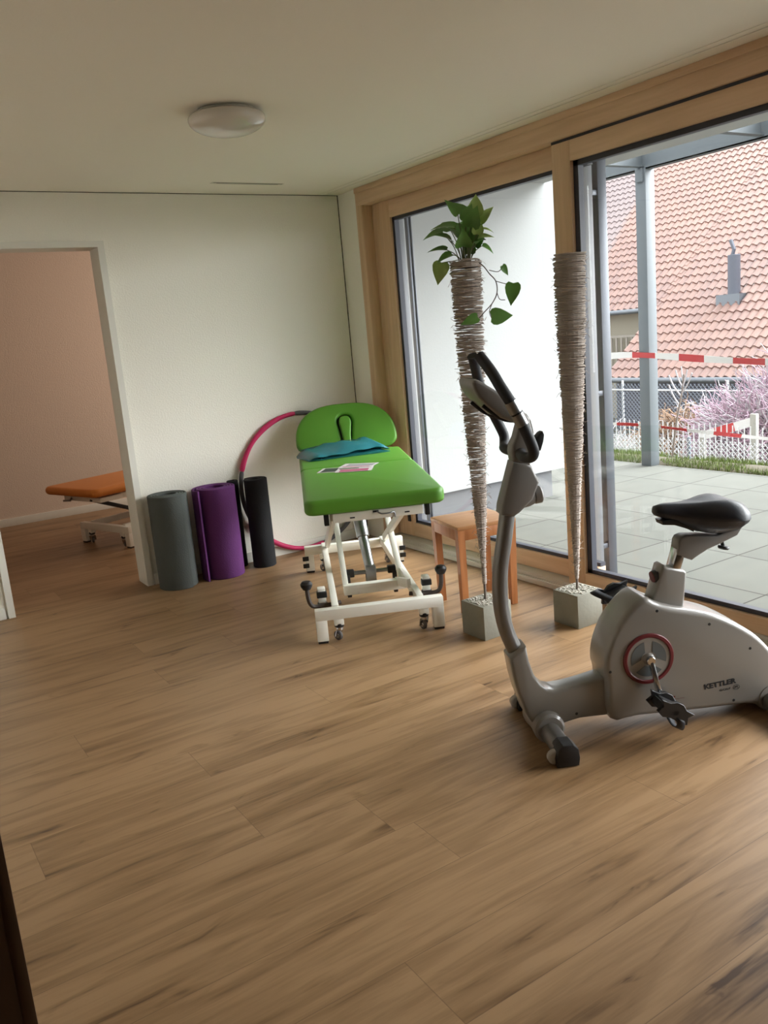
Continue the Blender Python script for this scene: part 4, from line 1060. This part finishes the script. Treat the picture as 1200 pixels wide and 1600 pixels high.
    MB().lathe([(.035, 0), (.034, .02), (.028, .042), (.030, .044), (.030, .066), (.026, .070), (0, .070)], Matrix.Translation((-.040, 0, .885)) @ Matrix.Rotation(math.radians(84), 4, 'Y'), 28).build('clamp_knob', bikeG, cvr)
    nk = [(-.072, 1.016), (-.076, 1.05), (-.072, 1.075), (-.058, 1.10), (-.045, 1.14), (-.058, 1.175), (-.03, 1.19), (-.008, 1.16), (.002, 1.115), (-.003, 1.07), (-.010, 1.04), (-.012, 1.0)]
    MB().prism(nk, -.034, .034, 'XZ', .010, 3).build('handlebar_stem', bikeG, root, smooth=50)
    con = [(-.213, 1.298), (-.206, 1.309), (-.190, 1.306), (-.135, 1.268), (-.098, 1.238), (-.075, 1.205), (-.052, 1.168), (-.062, 1.158), (-.085, 1.160), (-.124, 1.178), (-.166, 1.218), (-.195, 1.250), (-.210, 1.28)]
    cs = MB().prism(con, -.105, .105, 'XZ', .012, 3).build('console', bikeG, root, smooth=50)
    MB().bar((-.192, 0, 1.3085), (-.10, 0, 1.2435), .15, .002, 0).build('display_screen', mat('lcd_grey', S(70, 78, 74), .2), cs)
    for y in (-1, 1):
        MB().tube(crom([(-.178, y*.08, 1.222), (-.14, y*.085, 1.188), (-.105, y*.08, 1.168), (-.06, y*.06, 1.158)], 4), .006, 8).build('console_rim', rubber, cs)
    MB().prism([(-.035, 1.186), (-.016, 1.176), (-.002, 1.152), (.006, 1.11), (-.002, 1.09), (-.02, 1.12)], -.03, .03, 'XZ', .006, 2).build('stem_cap', bikeG, root)
    MB().prism([(.0, 1.065), (.012, 1.088), (.030, 1.106), (.040, 1.110), (.045, 1.098), (.041, 1.075), (.030, 1.045), (.01, 1.04)], -.02, .02, 'XZ', .005, 2).build('clamp_lever', blackp, root)
    for s in (-1, 1):
        if s < 0:
            pts = [(-.03, 0, 1.052), (-.05, -.05, 1.045), (-.058, -.12, 1.045), (-.050, -.17, 1.052), (-.050, -.195, 1.075), (-.064, -.2, 1.115), (-.080, -.2, 1.155), (-.100, -.2, 1.20), (-.122, -.2, 1.243), (-.143, -.185, 1.285), (-.160, -.155, 1.33), (-.180, -.12, 1.372), (-.187, -.11, 1.384)]
        else:
            pts = [(-.03, 0, 1.052), (-.05, .05, 1.045), (-.058, .12, 1.045), (-.045, .17, 1.052), (-.038, .195, 1.080), (-.050, .2, 1.115), (-.068, .2, 1.155), (-.087, .2, 1.20), (-.105, .2, 1.243), (-.122, .185, 1.285), (-.137, .155, 1.33), (-.150, .12, 1.362), (-.157, .11, 1.378)]
        hb = MB().tube(crom(pts, 5), .018, 16).build('handlebar_grip', rubber, root)
        a, c = Vector(pts[6]), Vector(pts[8])
        mid = (a+c)/2
        MB().tube([a+(mid-a)*.12, mid-(c-a)*.03], .0205, 16).build('pulse_sensor', steelc, hb)
        MB().tube([mid+(c-a)*.03, c-(c-mid)*.12], .0205, 16).build('pulse_sensor', steelc, hb)
    return root
tag(bike(), 'silver grey upright exercise bike with black saddle on the wooden floor', 'exercise bike')
